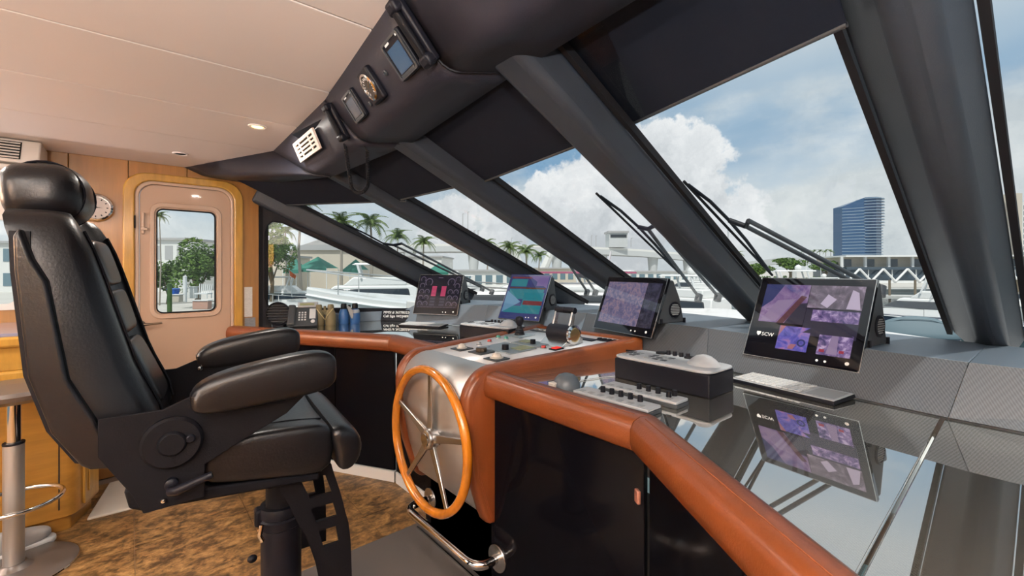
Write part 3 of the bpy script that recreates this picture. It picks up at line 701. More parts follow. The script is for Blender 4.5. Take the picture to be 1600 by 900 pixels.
ft = G().bx(.50, 1.118, .98, 2.02, .0, .012).obj('rubber_mat', 'mat_grey', None, bev=.004); tag(ft, 'grey ribbed rubber mat on the floor under the steering wheel', 'mat')
G().bx(1.085, 1.092, 1.2, 1.98, .012, .02).obj('edge_strip', 'steel', ft)
# ================================================================ MONITORS
def monitor(X, Y, yaw, zb_, w, h, t, label):
    o = thing('monitor', label, 'monitor', (X, Y, Z(zb_)), yaw, group='helm display screens')
    def sp(u, v, off=0): return V(v*math.sin(t)-off*math.cos(t), -u, v*math.cos(t)+off*math.sin(t))
    R = Matrix.Rotation(t, 3, 'Y')
    G().box(sp(0, h/2, .002), (.016, w, h), R)  .obj('screen_slab', 'screen_black', o, bev=.002)
    G().ring([sp(*p, .0102) for p in rrect(-w/2+.0005, w/2-.0005, .0005, h-.0005, .003)], [sp(*p, .0102) for p in rrect(-w/2+.003, w/2-.003, .003, h-.003, .003)], sp(0, 0, .0006)).obj('bezel_edge', 'steel', o)
    zl = ZL-zb_; xs = zl*math.tan(t); top_x, top_z = h*math.sin(t), h*math.cos(t); rear = xs+.19
    prof = [(xs+.010, zl), (top_x+.002, top_z-.006), (top_x+.03, top_z-.010), (rear-.03, top_z-.10), (rear, zl)]
    hw = w/2-.004
    hs = G().extr([(x, -hw, z) for x, z in prof], (0, 2*hw, 0)).obj('housing', 'dark_grey', o, bev=.005, seg=2)
    hs2 = (xs+rear)/2-.0, zl+.062
    for s_ in (-1, 1):
        c = V(hs2[0]+.028, s_*hw, hs2[1]+.005)
        gr = G().lathe([(.040, 0), (.040, .004), (.033, .006), (.031, .002)], c, (0, s_, 0), 28).obj('speaker_ring', 'satin_black', hs, smooth=30)
        for q in range(7):
            zz = -.024+.008*q; ww = math.sqrt(max(0, .031**2-zz*zz))
            G().box(c+V(0, s_*.003, zz), (2*ww, .004, .0035)).obj('grille_bar', 'mid_grey', hs)
        G().box(V(rear-.004, s_*(hw+.003), zl+.012), (.012, .01, .024)).obj('bracket', 'satin_black', hs, bev=.001)
        G().box(V(xs+.03, s_*(hw+.003), zl+.012), (.012, .01, .024)).obj('bracket', 'satin_black', hs, bev=.001)
    for u in (.17, .235):
        G().lathe([(.0045, 0), (.004, .0015), (.0001, .0015)], sp(w*u, .022, .010), sp(0, 0, 1)-sp(0, 0, 0), 10).obj('touch_key', 'text_white', o)
    G().lathe([(.0065, 0), (.006, .0012), (.003, .0012), (.003, .0004), (.0001, .0004)], sp(w*.40, .026, .010), sp(0, 0, 1)-sp(0, 0, 0), 16).obj('power_key', 'text_white', o)
    return o, sp
def scr(name, col, es=1., var=0, vs2=10., cols=None, dist=0):
    m = bpy.data.materials.new(name); m.use_nodes = True; MATS[name] = m; t = m.node_tree; n = N(t); b = t.nodes['Principled BSDF']
    b.inputs['Base Color'].default_value = (.01, .01, .01, 1); b.inputs['Roughness'].default_value = .05; b.inputs['Coat Weight'].default_value = .5
    b.inputs['Emission Strength'].default_value = es*.78
    if cols:
        tcn = n('ShaderNodeTexCoord').outputs['Object']
        nz = n('ShaderNodeTexNoise', {'Vector': tcn, 'Scale': vs2, 'Detail': 4.0, 'Roughness': .6, 'Distortion': dist})
        t.links.new(n.ramp(nz.outputs[0], cols), b.inputs['Emission Color'])
    else: b.inputs['Emission Color'].default_value = (*col, 1)
    return name
def decal(o, sp, polys, m, nm, off=.0108):
    g = G()
    for p in polys: g.add([sp(u, v, off) for u, v in p], [tuple(range(len(p)))])
    return g.obj(nm, m, o)
def rc(u0, u1, v0, v1): return [(u0, v0), (u1, v0), (u1, v1), (u0, v1)]
def ringpoly(u, v, r0, r1, a0, a1, k=10):
    out = []
    for i in range(k):
        a, b = math.radians(a0+(a1-a0)*i/k), math.radians(a0+(a1-a0)*(i+1)/k)
        out.append([(u+r0*math.cos(a), v+r0*math.sin(a)), (u+r1*math.cos(a), v+r1*math.sin(a)), (u+r1*math.cos(b), v+r1*math.sin(b)), (u+r0*math.cos(b), v+r0*math.sin(b))])
    return out
# gauges screen
m1, s1 = monitor(1.80, 2.99, .517, -.349, .39, .33, .36, 'leftmost helm screen showing engine dials and two pink bar graphs')
scr('ui_lilac', (.13, .10, .16)); scr('ui_pink', (.62, .06, .16)); scr('ui_dim', (.045, .04, .07)); scr('ui_back', (.008, .006, .016))
decal(m1, s1, [rc(-.185, .185, .055, .32)], 'ui_back', 'display_area', .0104)
pl = []
for sx in (-1, 1):
    pl += ringpoly(sx*.10, .265, .027, .034, -50, 230, 14)
    for du, v in ((-.155, .29), (-.155, .235)): pl += ringpoly(sx*.155, v, .018, .023, -40, 220, 10)
    for v in (.185, .135, .085):
        for u in (.103, .153): pl += ringpoly(sx*u, v, .017, .0225, -40, 220, 10)
    for u, v, r in [(.10, .265, .022)]+[(u, v, .014) for u in (.103, .153) for v in (.185, .135, .085)]:
        a = random.uniform(.8, 2.3); pl.append([(sx*u-.0015, v), (sx*u+.0015, v), (sx*u+r*math.cos(a), v+r*math.sin(a))])
decal(m1, s1, pl, 'ui_lilac', 'dial_graphics')
decal(m1, s1, [rc(sx*.042-.021, sx*.042+.021, .150+.0105*i, .150+.0105*i+.0085) for sx in (-1, 1) for i in range(8)], 'ui_pink', 'bar_graphics')
decal(m1, s1, [rc(sx*.042-.022, sx*.042+.022, .070+.025*i, .070+.025*i+.018) for sx in (-1, 1) for i in range(3)], 'ui_dim', 'readout_graphics')['kind'] = 'stuff'
decal(m1, s1, [rc(-.172+.029*i, -.147+.029*i, .058, .0605) for i in range(12)]+[rc(-.02, .02, .300, .307)], 'ui_lilac', 'footer_graphics')
# navigation screen in blocks of teal and red
m2, s2 = monitor(1.94, 2.173, .21, -.333, .335, .33, .486, 'second helm screen from the door with teal and red colour blocks')
scr('ui_teal', (.02, .20, .25)); scr('ui_red', (.17, .025, .03)); scr('ui_purple', (.16, .10, .28)); scr('ui_sky', (.12, .27, .42)); scr('ui_navy', (.03, .04, .16)); scr('ui_olive', (.16, .17, .05)); scr('ui_brown', (.10, .04, .02))
decal(m2, s2, [rc(-.168, .168, .004, .336)], 'ui_navy', 'display_area', .0104)
decal(m2, s2, [rc(-.145, -.01, .245, .30), rc(-.14, .14, .15, .225), rc(-.01, .15, .085, .20), rc(-.145, .15, .05, .10)], 'ui_teal', 'teal_blocks')
decal(m2, s2, [rc(-.15, .02, .305, .318), rc(0, .15, .11, .14)], 'ui_red', 'red_blocks', .0112)
decal(m2, s2, [[(-.01, .325), (.155, .325), (.155, .235)], rc(.07, .155, .25, .31)], 'ui_purple', 'purple_blocks', .0112)
decal(m2, s2, [rc(-.145, .02, .230, .238), rc(-.01, .15, .226, .238)], 'ui_brown', 'brown_bars', .0113)
decal(m2, s2, [[(-.155, .05), (-.155, .21), (-.02, .13)]], 'ui_sky', 'blue_wedge', .0114)
# chart screen
m3, s3 = monitor(1.978, 1.397, -.247, -.336, .46, .315, .373, 'third helm screen, half covered by a pale reflection, showing a chart')
scr('ui_chart', (.1, .1, .2), 1., 1, 26., [(.35, (.10, .09, .18)), (.5, (.16, .14, .25)), (.62, (.30, .20, .26)), (.7, (.12, .14, .26))], 1.5)
scr('ui_chart_dark', (.02, .02, .04), 1., 1, 30., [(.4, (.012, .012, .03)), (.7, (.05, .05, .10))], 1)
decal(m3, s3, [rc(-.205, .105, .045, .285)], 'ui_chart', 'chart', .0106)
decal(m3, s3, [rc(.108, .205, .045, .285)], 'ui_chart_dark', 'side_panel', .0106)
# camera screen
m4, s4 = monitor(1.874, .549, -.161, -.348, .40, .345, .442, 'largest and nearest helm screen showing four purple camera pictures')
W4, H4 = .40, .345
scr('cam_deck', (.2, .1, .3), 1., 1, 9., [(.30, (.06, .05, .22)), (.48, (.22, .13, .30)), (.62, (.36, .25, .42)), (.75, (.20, .12, .25))], 1.2)
scr('cam_pale', (.2, .1, .3), 1., 1, 14., [(.35, (.09, .07, .10)), (.5, (.17, .13, .18)), (.6, (.36, .28, .38)), (.72, (.50, .38, .50))], .8)
scr('cam_engine', (.2, .1, .3), 1., 1, 45., [(.35, (.05, .04, .14)), (.52, (.22, .14, .34)), (.66, (.60, .45, .70))], .5)
scr('cam_blue', (.1, .1, .5), 1., 1, 22., [(.35, (.06, .05, .30)), (.5, (.14, .12, .52)), (.62, (.36, .20, .50)), (.75, (.48, .10, .16))], 1.0)
scr('cam_navy', (.03, .04, .15)); scr('cam_maroon', (.11, .035, .05)); scr('cam_lilac', (.30, .21, .36)); scr('cam_white', (.55, .45, .60)); scr('cam_dark', (.03, .025, .05)); scr('cam_red', (.36, .03, .06)); scr('cam_salmon', (.42, .16, .20))
decal(m4, s4, [rc(-.172, -.005, .150, .315)], 'cam_deck', 'camera_picture', .0104)
decal(m4, s4, [[(-.172, .315), (-.10, .315), (-.135, .245), (-.172, .21)]], 'cam_navy', 'picture_detail', .0107)
decal(m4, s4, [[(-.10, .15), (-.075, .15), (-.01, .265), (-.03, .27)]], 'cam_maroon', 'picture_detail', .0107)
decal(m4, s4, [[(-.165, .155), (-.105, .155), (-.045, .255), (-.115, .245)]], 'cam_lilac', 'picture_detail', .0107)
decal(m4, s4, [[(-.072, .15), (-.005, .15), (-.005, .24), (-.03, .235)]], 'cam_dark', 'picture_detail', .0107)
decal(m4, s4, [rc(-.003, .172, .222, .315)], 'cam_pale', 'camera_picture', .0104)
decal(m4, s4, [[(.125, .225), (.168, .225), (.155, .29), (.135, .30)], [(.04, .24), (.065, .225), (.09, .26), (.06, .28)]], 'cam_white', 'picture_detail', .0107)
decal(m4, s4, [rc(-.003, .172, .110, .219)], 'cam_dark', 'camera_picture', .0104)
decal(m4, s4, [rc(.02, .17, .170, .215)], 'cam_engine', 'picture_detail', .0107)
decal(m4, s4, [[(.0, .12), (.06, .165), (.10, .165), (.165, .12)]], 'cam_dark', 'picture_detail', .0109)
decal(m4, s4, [rc(-.082, .028, .045, .140)], 'cam_blue', 'camera_picture', .0106)
decal(m4, s4, [[(-.082, .095), (-.06, .14), (-.08, .14)], [(-.04, .05), (-.02, .05), (-.01, .07), (-.03, .07)]], 'cam_salmon', 'picture_detail', .0110)
decal(m4, s4, ringpoly(.005, .078, .009, .015, 0, 360, 14), 'cam_navy', 'picture_detail', .0110)
decal(m4, s4, [rc(.06, .165, .045, .125)], 'cam_engine', 'camera_picture', .0106)
decal(m4, s4, [[(.09, .05), (.125, .05), (.120, .12), (.10, .12)]], 'cam_lilac', 'picture_detail', .0109)
decal(m4, s4, [rc(.068, .085, .055, .066), rc(.13, .145, .058, .068)], 'cam_red', 'picture_detail', .0112)
me = text_mesh('SCW', .021); R4 = Matrix(((0, math.sin(.442), -math.cos(.442)), (-1, 0, 0), (0, math.cos(.442), math.sin(.442)))).to_4x4()
me.transform(Matrix.Translation(s4(-.145, .090, .0108)) @ R4); link('logo_text', me, 'text_white', m4)
decal(m4, s4, [[(-.165, .106), (-.149, .106), (-.149, .097), (-.157, .088), (-.165, .097)]], 'text_white', 'logo_shield', .0110)
# ================================================================ THINGS ON THE DASH
def dashpt(x, y, dz=0): return V(x, y, Z(ZD+dz))
def keypad_box(x, y, rz, label):
    t = thing('control_box', label, 'control box', dashpt(x, y), rz, group='trackball control boxes')
    G().box((0, 0, .0385), (.170, .385, .077)).obj('case', 'satin_black', t, bev=.004)
    lid = G().sell((0, 0, .084), (.090, .197, .0095), .22, .5, nu=48).obj('lid', 'light_grey', t, smooth=50)
    G().lathe([(.058, -.004), (.055, .006), (.040, .022), (.025, .033), (.010, .0375), (.0001, .038)], (.0, -.128, .088)).obj('trackball_dome', 'light_grey', t, smooth=60)
    for y_ in (.075, -.045):
        G().lathe([(.021, 0), (.020, .009), (.0001, .010)], (.055, y_, .090), seg=20).obj('dial', 'rubber_black', t, smooth=30)
    for q in range(4):
        G().lathe([(.0085, 0), (.0075, .018), (.0001, .018)], (.058, .045-.027*q+.0, .092), seg=12).obj('knob', 'satin_black', t, smooth=30)
    for i in range(3):
        for j in range(6):
            if j in (2,): continue
            G().box((-.055+.028*i, .165-.034*j, .0935), (.016, .022, .003)).obj('key', 'dark_grey' if (i+j) % 3 else 'mid_grey', lid, bev=.001)
    return t
keypad_box(1.527, .858, -.04, 'black control box with a grey domed lid in front of the largest screen')
keypad_box(1.69, 2.14, .22, 'black control box with a grey domed lid left of the joystick')
def knob_strip(x, y, rz, ky, label):
    t = thing('knob_panel', label, 'control panel', dashpt(x, y), rz, group='low grey knob panels')
    G().box((0, 0, .006), (.078, .285, .012)).obj('base', 'dark_grey', t, bev=.002)
    G().box((0, 0, .017), (.074, .281, .010)).obj('top', 'light_grey', t, bev=.003)
    for kx, y_ in ky: G().lathe([(.0085, 0), (.0075, .018), (.0001, .0185)], (kx, y_, .022), seg=14).obj('knob', 'satin_black', t, smooth=30)
    for j in range(7): G().box((-.018, .115-.037*j, .0225), (.018, .018, .002)).obj('key', 'mid_grey', t)
knob_strip(1.158, .842, .0, [(.02, .06-.035*i) for i in range(5)], 'low grey panel with five black knobs beside the tan leather edge')
knob_strip(1.288, .825, .0, [(.012, .02), (.012, -.015), (.012, -.05), (.0, -.095), (.026, -.10)], 'low grey panel with black knobs against the black control box')
t = thing('mouse_dome', 'grey dome pointing device beside the console pad', 'trackball', dashpt(1.205, 1.087))
G().lathe([(.050, 0), (.049, .010), (.042, .028), (.030, .040), (.014, .046), (.0001, .047)], seg=30).obj('dome', 'dome_grey', t, smooth=60)
G().box((-.045, .02, .009), (.03, .03, .018)).obj('tan_tab', 'ivory', t, bev=.003)
t = thing('console_lead', 'thin black lead lying behind the console corner', 'cable', dashpt(1.80, 1.10), world=True)
G().tube([dashpt(1.74, 1.20, .05), dashpt(1.76, 1.10, .055), dashpt(1.77, 1.0, .05), dashpt(1.765, .94, .03)], .004, 8).obj('wire', 'rubber_black', t, smooth=60)
G().tube([dashpt(1.77, 1.0, .05), dashpt(1.765, .945, .032)], .007, 8).obj('plug', 'steel', t, smooth=60)
t = thing('white_wire', 'fine white wire lying along the carbon dash by the console', 'cable', dashpt(1.35, 1.05), world=True)
G().tube([dashpt(1.225, 1.06, .003), dashpt(1.30, 1.10, .003), dashpt(1.42, 1.07, .003), dashpt(1.46, 1.05, .003)], .0016, 6).obj('wire', 'white_plastic', t, smooth=60)
def keyboard(x, y, rz, label, L=.35):
    t = thing('keyboard', label, 'keyboard', dashpt(x, y), rz, group='slim keyboards')
    R = Matrix.Rotation(-.03, 3, 'Y')
    G().box((0, 0, .008), (.14, L, .014), R).obj('base', 'satin_black', t, bev=.004)
    G().box((-.0, 0, .0155), (.134, L-.006, .003), R).obj('deck', 'light_grey', t, bev=.001)
    km = G().box((0, 0, 0), (.019, .0155, .004)).mesh('key'); km.materials.append(MATS['white_plastic'])
    for i in range(5):
        for j in range(12):
            k = bpy.data.objects.new('key', km); COL.objects.link(k); k.parent = t; k.location = (-.05+.024*i, L/2-.022-.0193*j, .0185+.0007*i)
    G().box((0, -L/2+.052, .0178), (.10, .085, .001), R).obj('touchpad', 'mid_grey', t)
    return t
keyboard(1.757, .540, -.19, 'slim keyboard with touchpad below the largest screen')
keyboard(1.675, 2.95, .517, 'slim grey keyboard below the leftmost screen')
# call-sign plate
sg = thing('call_sign_plate', 'black plate with white call sign lettering leaning beside the leftmost screen', 'sign', dashpt(1.665, 3.38), .72)
st_ = .35; Rs = Matrix.Rotation(st_, 3, 'Y')
G().box((.018, 0, .046), (.008, .27, .095), Rs).obj('plate', 'satin_black', sg, bev=.002)
for k_, (tx, v) in enumerate((('MMSI # 367783220', .060), ('Call Sign WDJ4892', .030))):
    me = text_mesh(tx, .030, 'CENTER')
    M = Matrix(((0, math.sin(st_), -math.cos(st_)), (-1, 0, 0), (0, math.cos(st_), math.sin(st_)))).to_4x4()
    me.transform(Matrix.Translation(V(.018+(v-.046)*math.sin(st_), 0, v)+V(-math.cos(st_), 0, math.sin(st_))*.0046) @ M); link('lettering', me, 'text_white', sg)
# desk phone
ph = thing('desk_phone', 'dark blue-grey desk telephone at the port end of the dash', 'telephone', dashpt(.985, 3.52), 1.22)
tp = .95; Rp = Matrix.Rotation(-(math.pi/2-tp), 3, 'Y')
def pp(u, v, o=0): return V(v*math.cos(tp)-o*math.sin(tp)-.05, -u, .012+v*math.sin(tp)+o*math.cos(tp))
RP = Matrix.Rotation(math.pi/2-tp, 3, 'Y')
def pbox(g, u, v, su, sv, th, o): return g.box(pp(u, v, o), (th, su, sv), RP)
pbox(G(), 0, .075, .20, .165, .03, -.005).obj('body', 'dark_grey', ph, bev=.006)
G().extr([(-.05, .09, 0), (.11, .09, 0), (.07, .09, .12), (-.01, .09, .06)], (0, -.18, 0)).obj('stand', 'satin_black', ph)
pbox(G(), .03, .172, .14, .045, .03, .004).obj('display_hood', 'light_grey', ph, bev=.004)
pbox(G(), .025, .172, .10, .018, .002, .020).obj('display', 'lcd_green', ph)
pbox(G(), -.076, .08, .052, .17, .03, .022).obj('handset', 'dark_grey', ph, bev=.012, seg=3)
for i in range(3):
    for j in range(4): pbox(G(), -.025+.020*i, .045+.020*j, .012, .011, .004, .012).obj('key', 'white_plastic', ph)
pbox(G(), .064, .095, .042, .085, .002, .0115).obj('name_card', 'white_plastic', ph)
G().lathe([(.015, 0), (.013, .003), (.0001, .003)], pp(.068, .03, .010), pp(0, 0, 1)-pp(0, 0, 0), 16).obj('nav_key', 'white_plastic', ph)
# binoculars
def binocular(x, y, rz, label, bm, em, stance, sc=1.):
    t = thing('binoculars', label, 'binoculars', dashpt(x, y), rz, group='binoculars on the port dash')
    for s_ in (-1, 1):
        y_ = s_*.036*sc
        b = G().lathe([(.030*sc, 0), (.034*sc, .006), (.034*sc, .055*sc), (.030*sc, .080*sc), (.022*sc, .098*sc), (.018*sc, .105*sc)], (0, y_, 0), seg=22).obj('barrel', bm, t, smooth=45)
        G().lathe([(.020*sc, .100*sc), (.021*sc, .125*sc), (.016*sc, .138*sc), (.0001, .138*sc)], (0, y_, 0), seg=20).obj('eyepiece', em, t, smooth=40)
    G().box((0, 0, .085*sc), (.02, .04*sc, .03*sc)).obj('bridge', em, t, bev=.004)
    G().lathe([(.010, .0), (.010, .028*sc)], (-.004, 0, .10*sc), seg=14).obj('focus_wheel', em, t, smooth=30)
    return t
b1 = binocular(1.135, 3.50, 1.2, 'olive green binoculars standing beside the telephone', 'olive', 'olive', 0, 1.15)
G().tube([(-.038, .055, .13), (-.046, .02, .08), (-.046, -.005, .045), (-.046, -.02, .08), (-.036, -.06, .13)], .003, 6).obj('strap', 'cord_tan', b1, smooth=60)
b2 = binocular(1.32, 3.49, 1.2, 'blue and black binoculars with a grey strap beside the side window', 'blue_plastic', 'satin_black', 0, 1.15)
G().surf([[(-.045, -.012, .13), (-.04, .022, .15)], [(-.052, -.03, .07), (-.05, -.006, .065)], [(-.045, -.026, .045), (-.043, -.014, .043)]]).obj('strap', 'mid_grey', b2, solid=.004)
G().lathe([(.036, .06), (.036, .10), (.028, .11)], (0, -.041, 0), seg=20).obj('grip_band', 'light_grey', b2, smooth=40)
# round speaker in the corner
sk = thing('speaker', 'round black louvred speaker in the corner behind the telephone', 'speaker', dashpt(.835, 3.60), 1.0)
G().lathe([(.0001, -.05), (.055, -.05), (.085, -.01), (.088, .01), (.078, .018), (.074, .006), (.0001, .006)], (0, 0, .10), (-1, 0, 0), 30).obj('shell', 'satin_black', sk, smooth=40)
for q in range(7):
    zz = -.06+.02*q; G().box((-.010, 0, .10+zz), (.012, 2*math.sqrt(.078**2-zz*zz), .005), Matrix.Rotation(.5, 3, 'Y')).obj('louvre', 'dark_grey', sk)
G().box((.02, 0, .01), (.06, .08, .02)).obj('foot', 'satin_black', sk, bev=.004)
# papers on the wall
o = G().bx(.640, .692, 3.7385, 3.7415, Z(-.345), Z(-.125)).obj('notice', 'paper'); tag(o, 'narrow white paper notice on the wood beside the door', 'notice')
o = G().bx(.642, .712, 3.7385, 3.7415, Z(-.465), Z(-.352)).obj('plaque', 'plaque'); tag(o, 'small grey printed plaque below the paper notice', 'plaque')
# wall clock
ck = thing('wall_clock', 'round chrome ship clock with a cream dial, partly hidden by the headrest', 'clock', (-.155, 3.742, Z(.385)))
G().lathe([(.085, 0), (.088, .02), (.082, .035), (.072, .038), (.068, .028), (.068, .012), (.0001, .012)], axis=(0, -1, 0), seg=36).obj('case', 'chrome', ck, smooth=35)
fc = G().lathe([(.067, .0145), (.0001, .0145)], axis=(0, -1, 0), seg=32).obj('dial', 'clock_face', ck)
for i in range(12):
    a = 2*math.pi*i/12; G().box((.054*math.sin(a), -.0155, .054*math.cos(a)), (.006, .001, .009), Matrix.Rotation(-a, 3, 'Y').inverted()).obj('hour_mark', 'satin_black', fc)
for a, L, w_ in ((math.radians(92), .034, .003), (math.radians(232), .052, .002)):
    G().extr([V(math.sin(a)*-.008, -.017, math.cos(a)*-.008)+V(math.cos(a), 0, -math.sin(a))*w_, V(math.sin(a)*L, -.017, math.cos(a)*L), V(math.sin(a)*-.008, -.017, math.cos(a)*-.008)-V(math.cos(a), 0, -math.sin(a))*w_], (0, -.001, 0)).obj('hand', 'satin_black', ck)
# ================================================================ OVERHEAD INSTRUMENTS
def face(seg, f, v, lift=0.):
    """point and frame on the overhead face: seg = run of the soffit, f along it, v down it"""
    a, b = ST[seg], ST[seg+1]
    A, B = V(*a[0]).lerp(V(*b[0]), f), V(*a[1]).lerp(V(*b[1]), f)
    p = A.lerp(B, v); eu = ((V(*b[0])-V(*a[0])).lerp(V(*b[1])-V(*a[1]), v)).normalized(); ev = (A-B).normalized()
    en = eu.cross(ev).normalized(); en = en if en.x < 0 else -en
    ev = en.cross(-eu).normalized(); ev = ev if ev.z > 0 else -ev
    ex = ev.cross(en)
    M = Matrix(((ex.x, ev.x, en.x), (ex.y, ev.y, en.y), (ex.z, ev.z, en.z)))
    return W(p+en*lift), M
def oh(name, label, cat, sfv, group=None):
    p, M = face(*sfv, .007); t = thing(name, label, cat, p, group=group); t.rotation_euler = M.to_euler(); return t
def oh_screen(p, s, label, lcd, lw):
    t = oh('overhead_display', label, 'display', p, 'square displays in the black overhead')
    G().box((0, 0, .006), (s, s*.92, .018)).obj('case', 'satin_black', t, bev=.006, seg=3)
    G().ring([(x, y, .015) for x, y in rrect(-s/2+.003, s/2-.003, -s*.46+.003, s*.46-.003, .008)], [(x, y, .015) for x, y in rrect(-s/2+.010, s/2-.010, -s*.46+.010, s*.46-.010, .006)], (0, 0, .003)).obj('bezel', 'dark_grey', t)
    G().box((0, -.004, .0155), (s*.66, s*.56, .002)).obj('screen', lcd, t)
    G().box((-s*.18, s*.355, .016), (s*.22, s*.05, .001)).box((s*.36, s*.36, .016), (s*.06, s*.05, .001)).obj('marking', 'text_white', t)
    G().box((0, -s*.37, .0165), (s*.7, s*.07, .004)).obj('key_row', 'dark_grey', t, bev=.001)
    return t
oh_screen((1, .153, .475), .125, 'larger square display with blue screen in the black overhead', 'lcd_blue', 0)
oh_screen((1, .745, .475), .115, 'smaller square display with grey screen beside the radio handset', 'lcd_grey', 0)
t = oh('overhead_gauge', 'rectangular black gauge with an oval silver dial in the overhead', 'gauge', (1, .475, .46))
G().box((0, 0, .008), (.092, .110, .024)).obj('case', 'satin_black', t, bev=.008, seg=3)
gr = G().lathe([(.043, 0), (.043, .006), (.036, .008), (.035, .003), (.0001, .003)], (0, 0, .019), seg=32).obj('bezel', 'chrome', t, smooth=35)
for i in range(14):
    a = math.radians(-50+280*i/13); G().box((.027*math.cos(a), .027*math.sin(a), .0228), (.008, .002, .001), Matrix.Rotation(a, 3, 'Z')).obj('tick', 'text_white', gr)
G().lathe([(.035, .0), (.0001, .0)], (0, 0, .0222), seg=28).obj('dial', 'gauge_face', gr)
G().box((.008, .006, .0236), (.026, .002, .001), Matrix.Rotation(.6, 3, 'Z')).obj('needle', 'brass', gr)
def handset(p, label, L=.14):
    t = oh('radio_handset', label, 'radio', p, 'radio handsets clipped to the overhead')
    G().box((0, 0, .010), (.055, L*1.0, .024)).obj('cradle', 'satin_black', t, bev=.008, seg=3)
    G().box((.004, 0, .030), (.026, L*.98, .018)).obj('handle', 'powder_black', t, bev=.007, seg=3)
    for s_ in (-1, 1): G().box((.004, s_*L*.42, .024), (.046, L*.20, .034)).obj('ear_piece', 'satin_black', t, bev=.010, seg=3)
    G().box((-.020, -.01, .0235), (.010, .02, .002)).obj('marking', 'light_grey', t)
    return t
handset((1, -.004, .42), 'black radio handset nearest the camera in the overhead', .17)
handset((2, .03, .45), 'black radio handset with a hanging coiled cord in the overhead', .15)
for i, (p, l) in enumerate([((1, .03, .40), 'small black socket beside the larger overhead display'), ((1, .335, .47), 'small dark screw socket between display and gauge'), ((1, .62, .62), 'small dark screw socket beside the oval gauge')]):
    t = oh('overhead_socket', l, 'socket', p, 'small sockets in the overhead')
    G().lathe([(.009, 0), (.009, .004), (.005, .006), (.004, .002), (.0001, .002)], seg=14).obj('socket_ring', 'dark_grey', t, smooth=40)
# coiled cord
cc = thing('coiled_cord', 'black coiled handset cord hanging in a loop from the overhead', 'cord', W((.70, 1.85, .55)), world=True)
def cpath(s):        # a hanging loop
    if s < .5: u = s/.5; return V(.705, 1.915, .545).lerp(V(.725, 1.90, .375), u)
    u = (s-.5)/.5; a = math.pi*u
    return V(.745-.02*math.cos(a), 1.855+.045*math.cos(a), .375-.045*math.sin(a)) if u < 1 else V(.765, 1.81, .375)
cl = [cpath(i/60) for i in range(61)]+[V(.765, 1.81, .375).lerp(V(.755, 1.80, .50), i/20) for i in range(1, 21)]
lens = [0]
for a, b in zip(cl, cl[1:]): lens.append(lens[-1]+(b-a).length)
tot = lens[-1]; coil = []; NC = 900
k = 0
for i in range(NC):
    s = tot*i/(NC-1)
    while k < len(lens)-2 and lens[k+1] < s: k += 1
    f = (s-lens[k])/max(1e-6, lens[k+1]-lens[k]); p = cl[k].lerp(cl[k+1], f); tdir = (cl[k+1]-cl[k]).normalized()
    n1 = tdir.cross(V(1, .2, 0)).normalized(); n2 = tdir.cross(n1); ang = 2*math.pi*s/.0065
    coil.append(W(p+(n1*math.cos(ang)+n2*math.sin(ang))*.0062))
G().tube(coil, .0022, 5).obj('coil', 'rubber_black', cc, smooth=60)
G().tube([W(p) for p in (V(.672, 1.87, .605), V(.695, 1.915, .57), V(.705, 1.915, .545))], .003, 6).obj('lead', 'rubber_black', cc, smooth=60)
G().tube([W(p) for p in (V(.755, 1.80, .50), V(.735, 1.80, .53), V(.705, 1.79, .555), V(.690, 1.80, .57))], .003, 6).obj('lead', 'rubber_black', cc, smooth=60)
# air vent in the overhead, on the port run of the soffit face
pv, MV = face(2, .53, .47, .016)
vt = thing('overhead_vent', 'beige slotted air vent in the black overhead', 'vent', pv); vt.rotation_euler = MV.to_euler()
G().ring([(x, y, .004) for x, y in rrect(-.165, .165, -.048, .048, .004, 2)], [(x, y, .004) for x, y in rrect(-.135, .135, -.033, .033, .003, 2)], (0, 0, .010)).obj('vent_frame', 'vent_beige', vt, bev=.001)
G().box((0, 0, .005), (.28, .072, .002)).obj('vent_recess', 'dark_gap', vt)
for y in (-.018, 0, .018): G().box((0, y, .011), (.275, .009, .006)).obj('slat', 'vent_beige', vt)
for x in (-.075, .075): G().box((x, 0, .012), (.014, .07, .005)).obj('crossbar', 'vent_beige', vt)
# ================================================================ HELM CHAIR
hc = thing('helm_chair', 'black leather helm chair with armrests on a single pedestal', 'chair', (.38, 1.60, 0), -.113)
# seat ---------------------------------------------------------
SP = [(-.235, .775), (-.232, .815), (-.20, .838), (-.12, .846), (.0, .842), (.08, .834), (.115, .822), (.118, .70), (.05, .702), (-.10, .722), (-.21, .742)]
def pad_loft(prof, hw, edge=(.045, .02, .006, 0), inset=(.030, .010, .002, 0), ctr=None):
    cx = sum(p[0] for p in prof)/len(prof); cz = sum(p[1] for p in prof)/len(prof)
    ys = [(-hw+0, inset[0]), (-hw+edge[2], inset[1]), (-hw+edge[1], inset[2]), (-hw+edge[0], 0)]; ys += [(-hw*.5, 0), (0, 0), (hw*.5, 0)]; ys += [(-y, i) for y, i in reversed(ys[:4])]
    rings = []
    for y, ins in ys:
        r = []
        for x, z in prof:
            vx, vz = cx-x, cz-z; L = math.hypot(vx, vz) or 1
            zz = z+vz/L*ins
            if ctr and z > cz: zz += ctr*(abs(y)/hw)**2
            r.append((x+vx/L*ins, y, zz))
        rings.append(r)
    return G().loft(rings)
st = pad_loft(SP, .255, ctr=.016).obj('seat', 'black_leather', hc, smooth=60, sub=1)
NOSE = [(.100, .835), (.150, .832), (.185, .805), (.198, .765), (.192, .725), (.165, .692), (.135, .690), (.118, .71), (.112, .76), (.10, .80)]
ns = pad_loft(NOSE, .262).obj('seat_nose', 'black_leather', hc, smooth=60, sub=1)
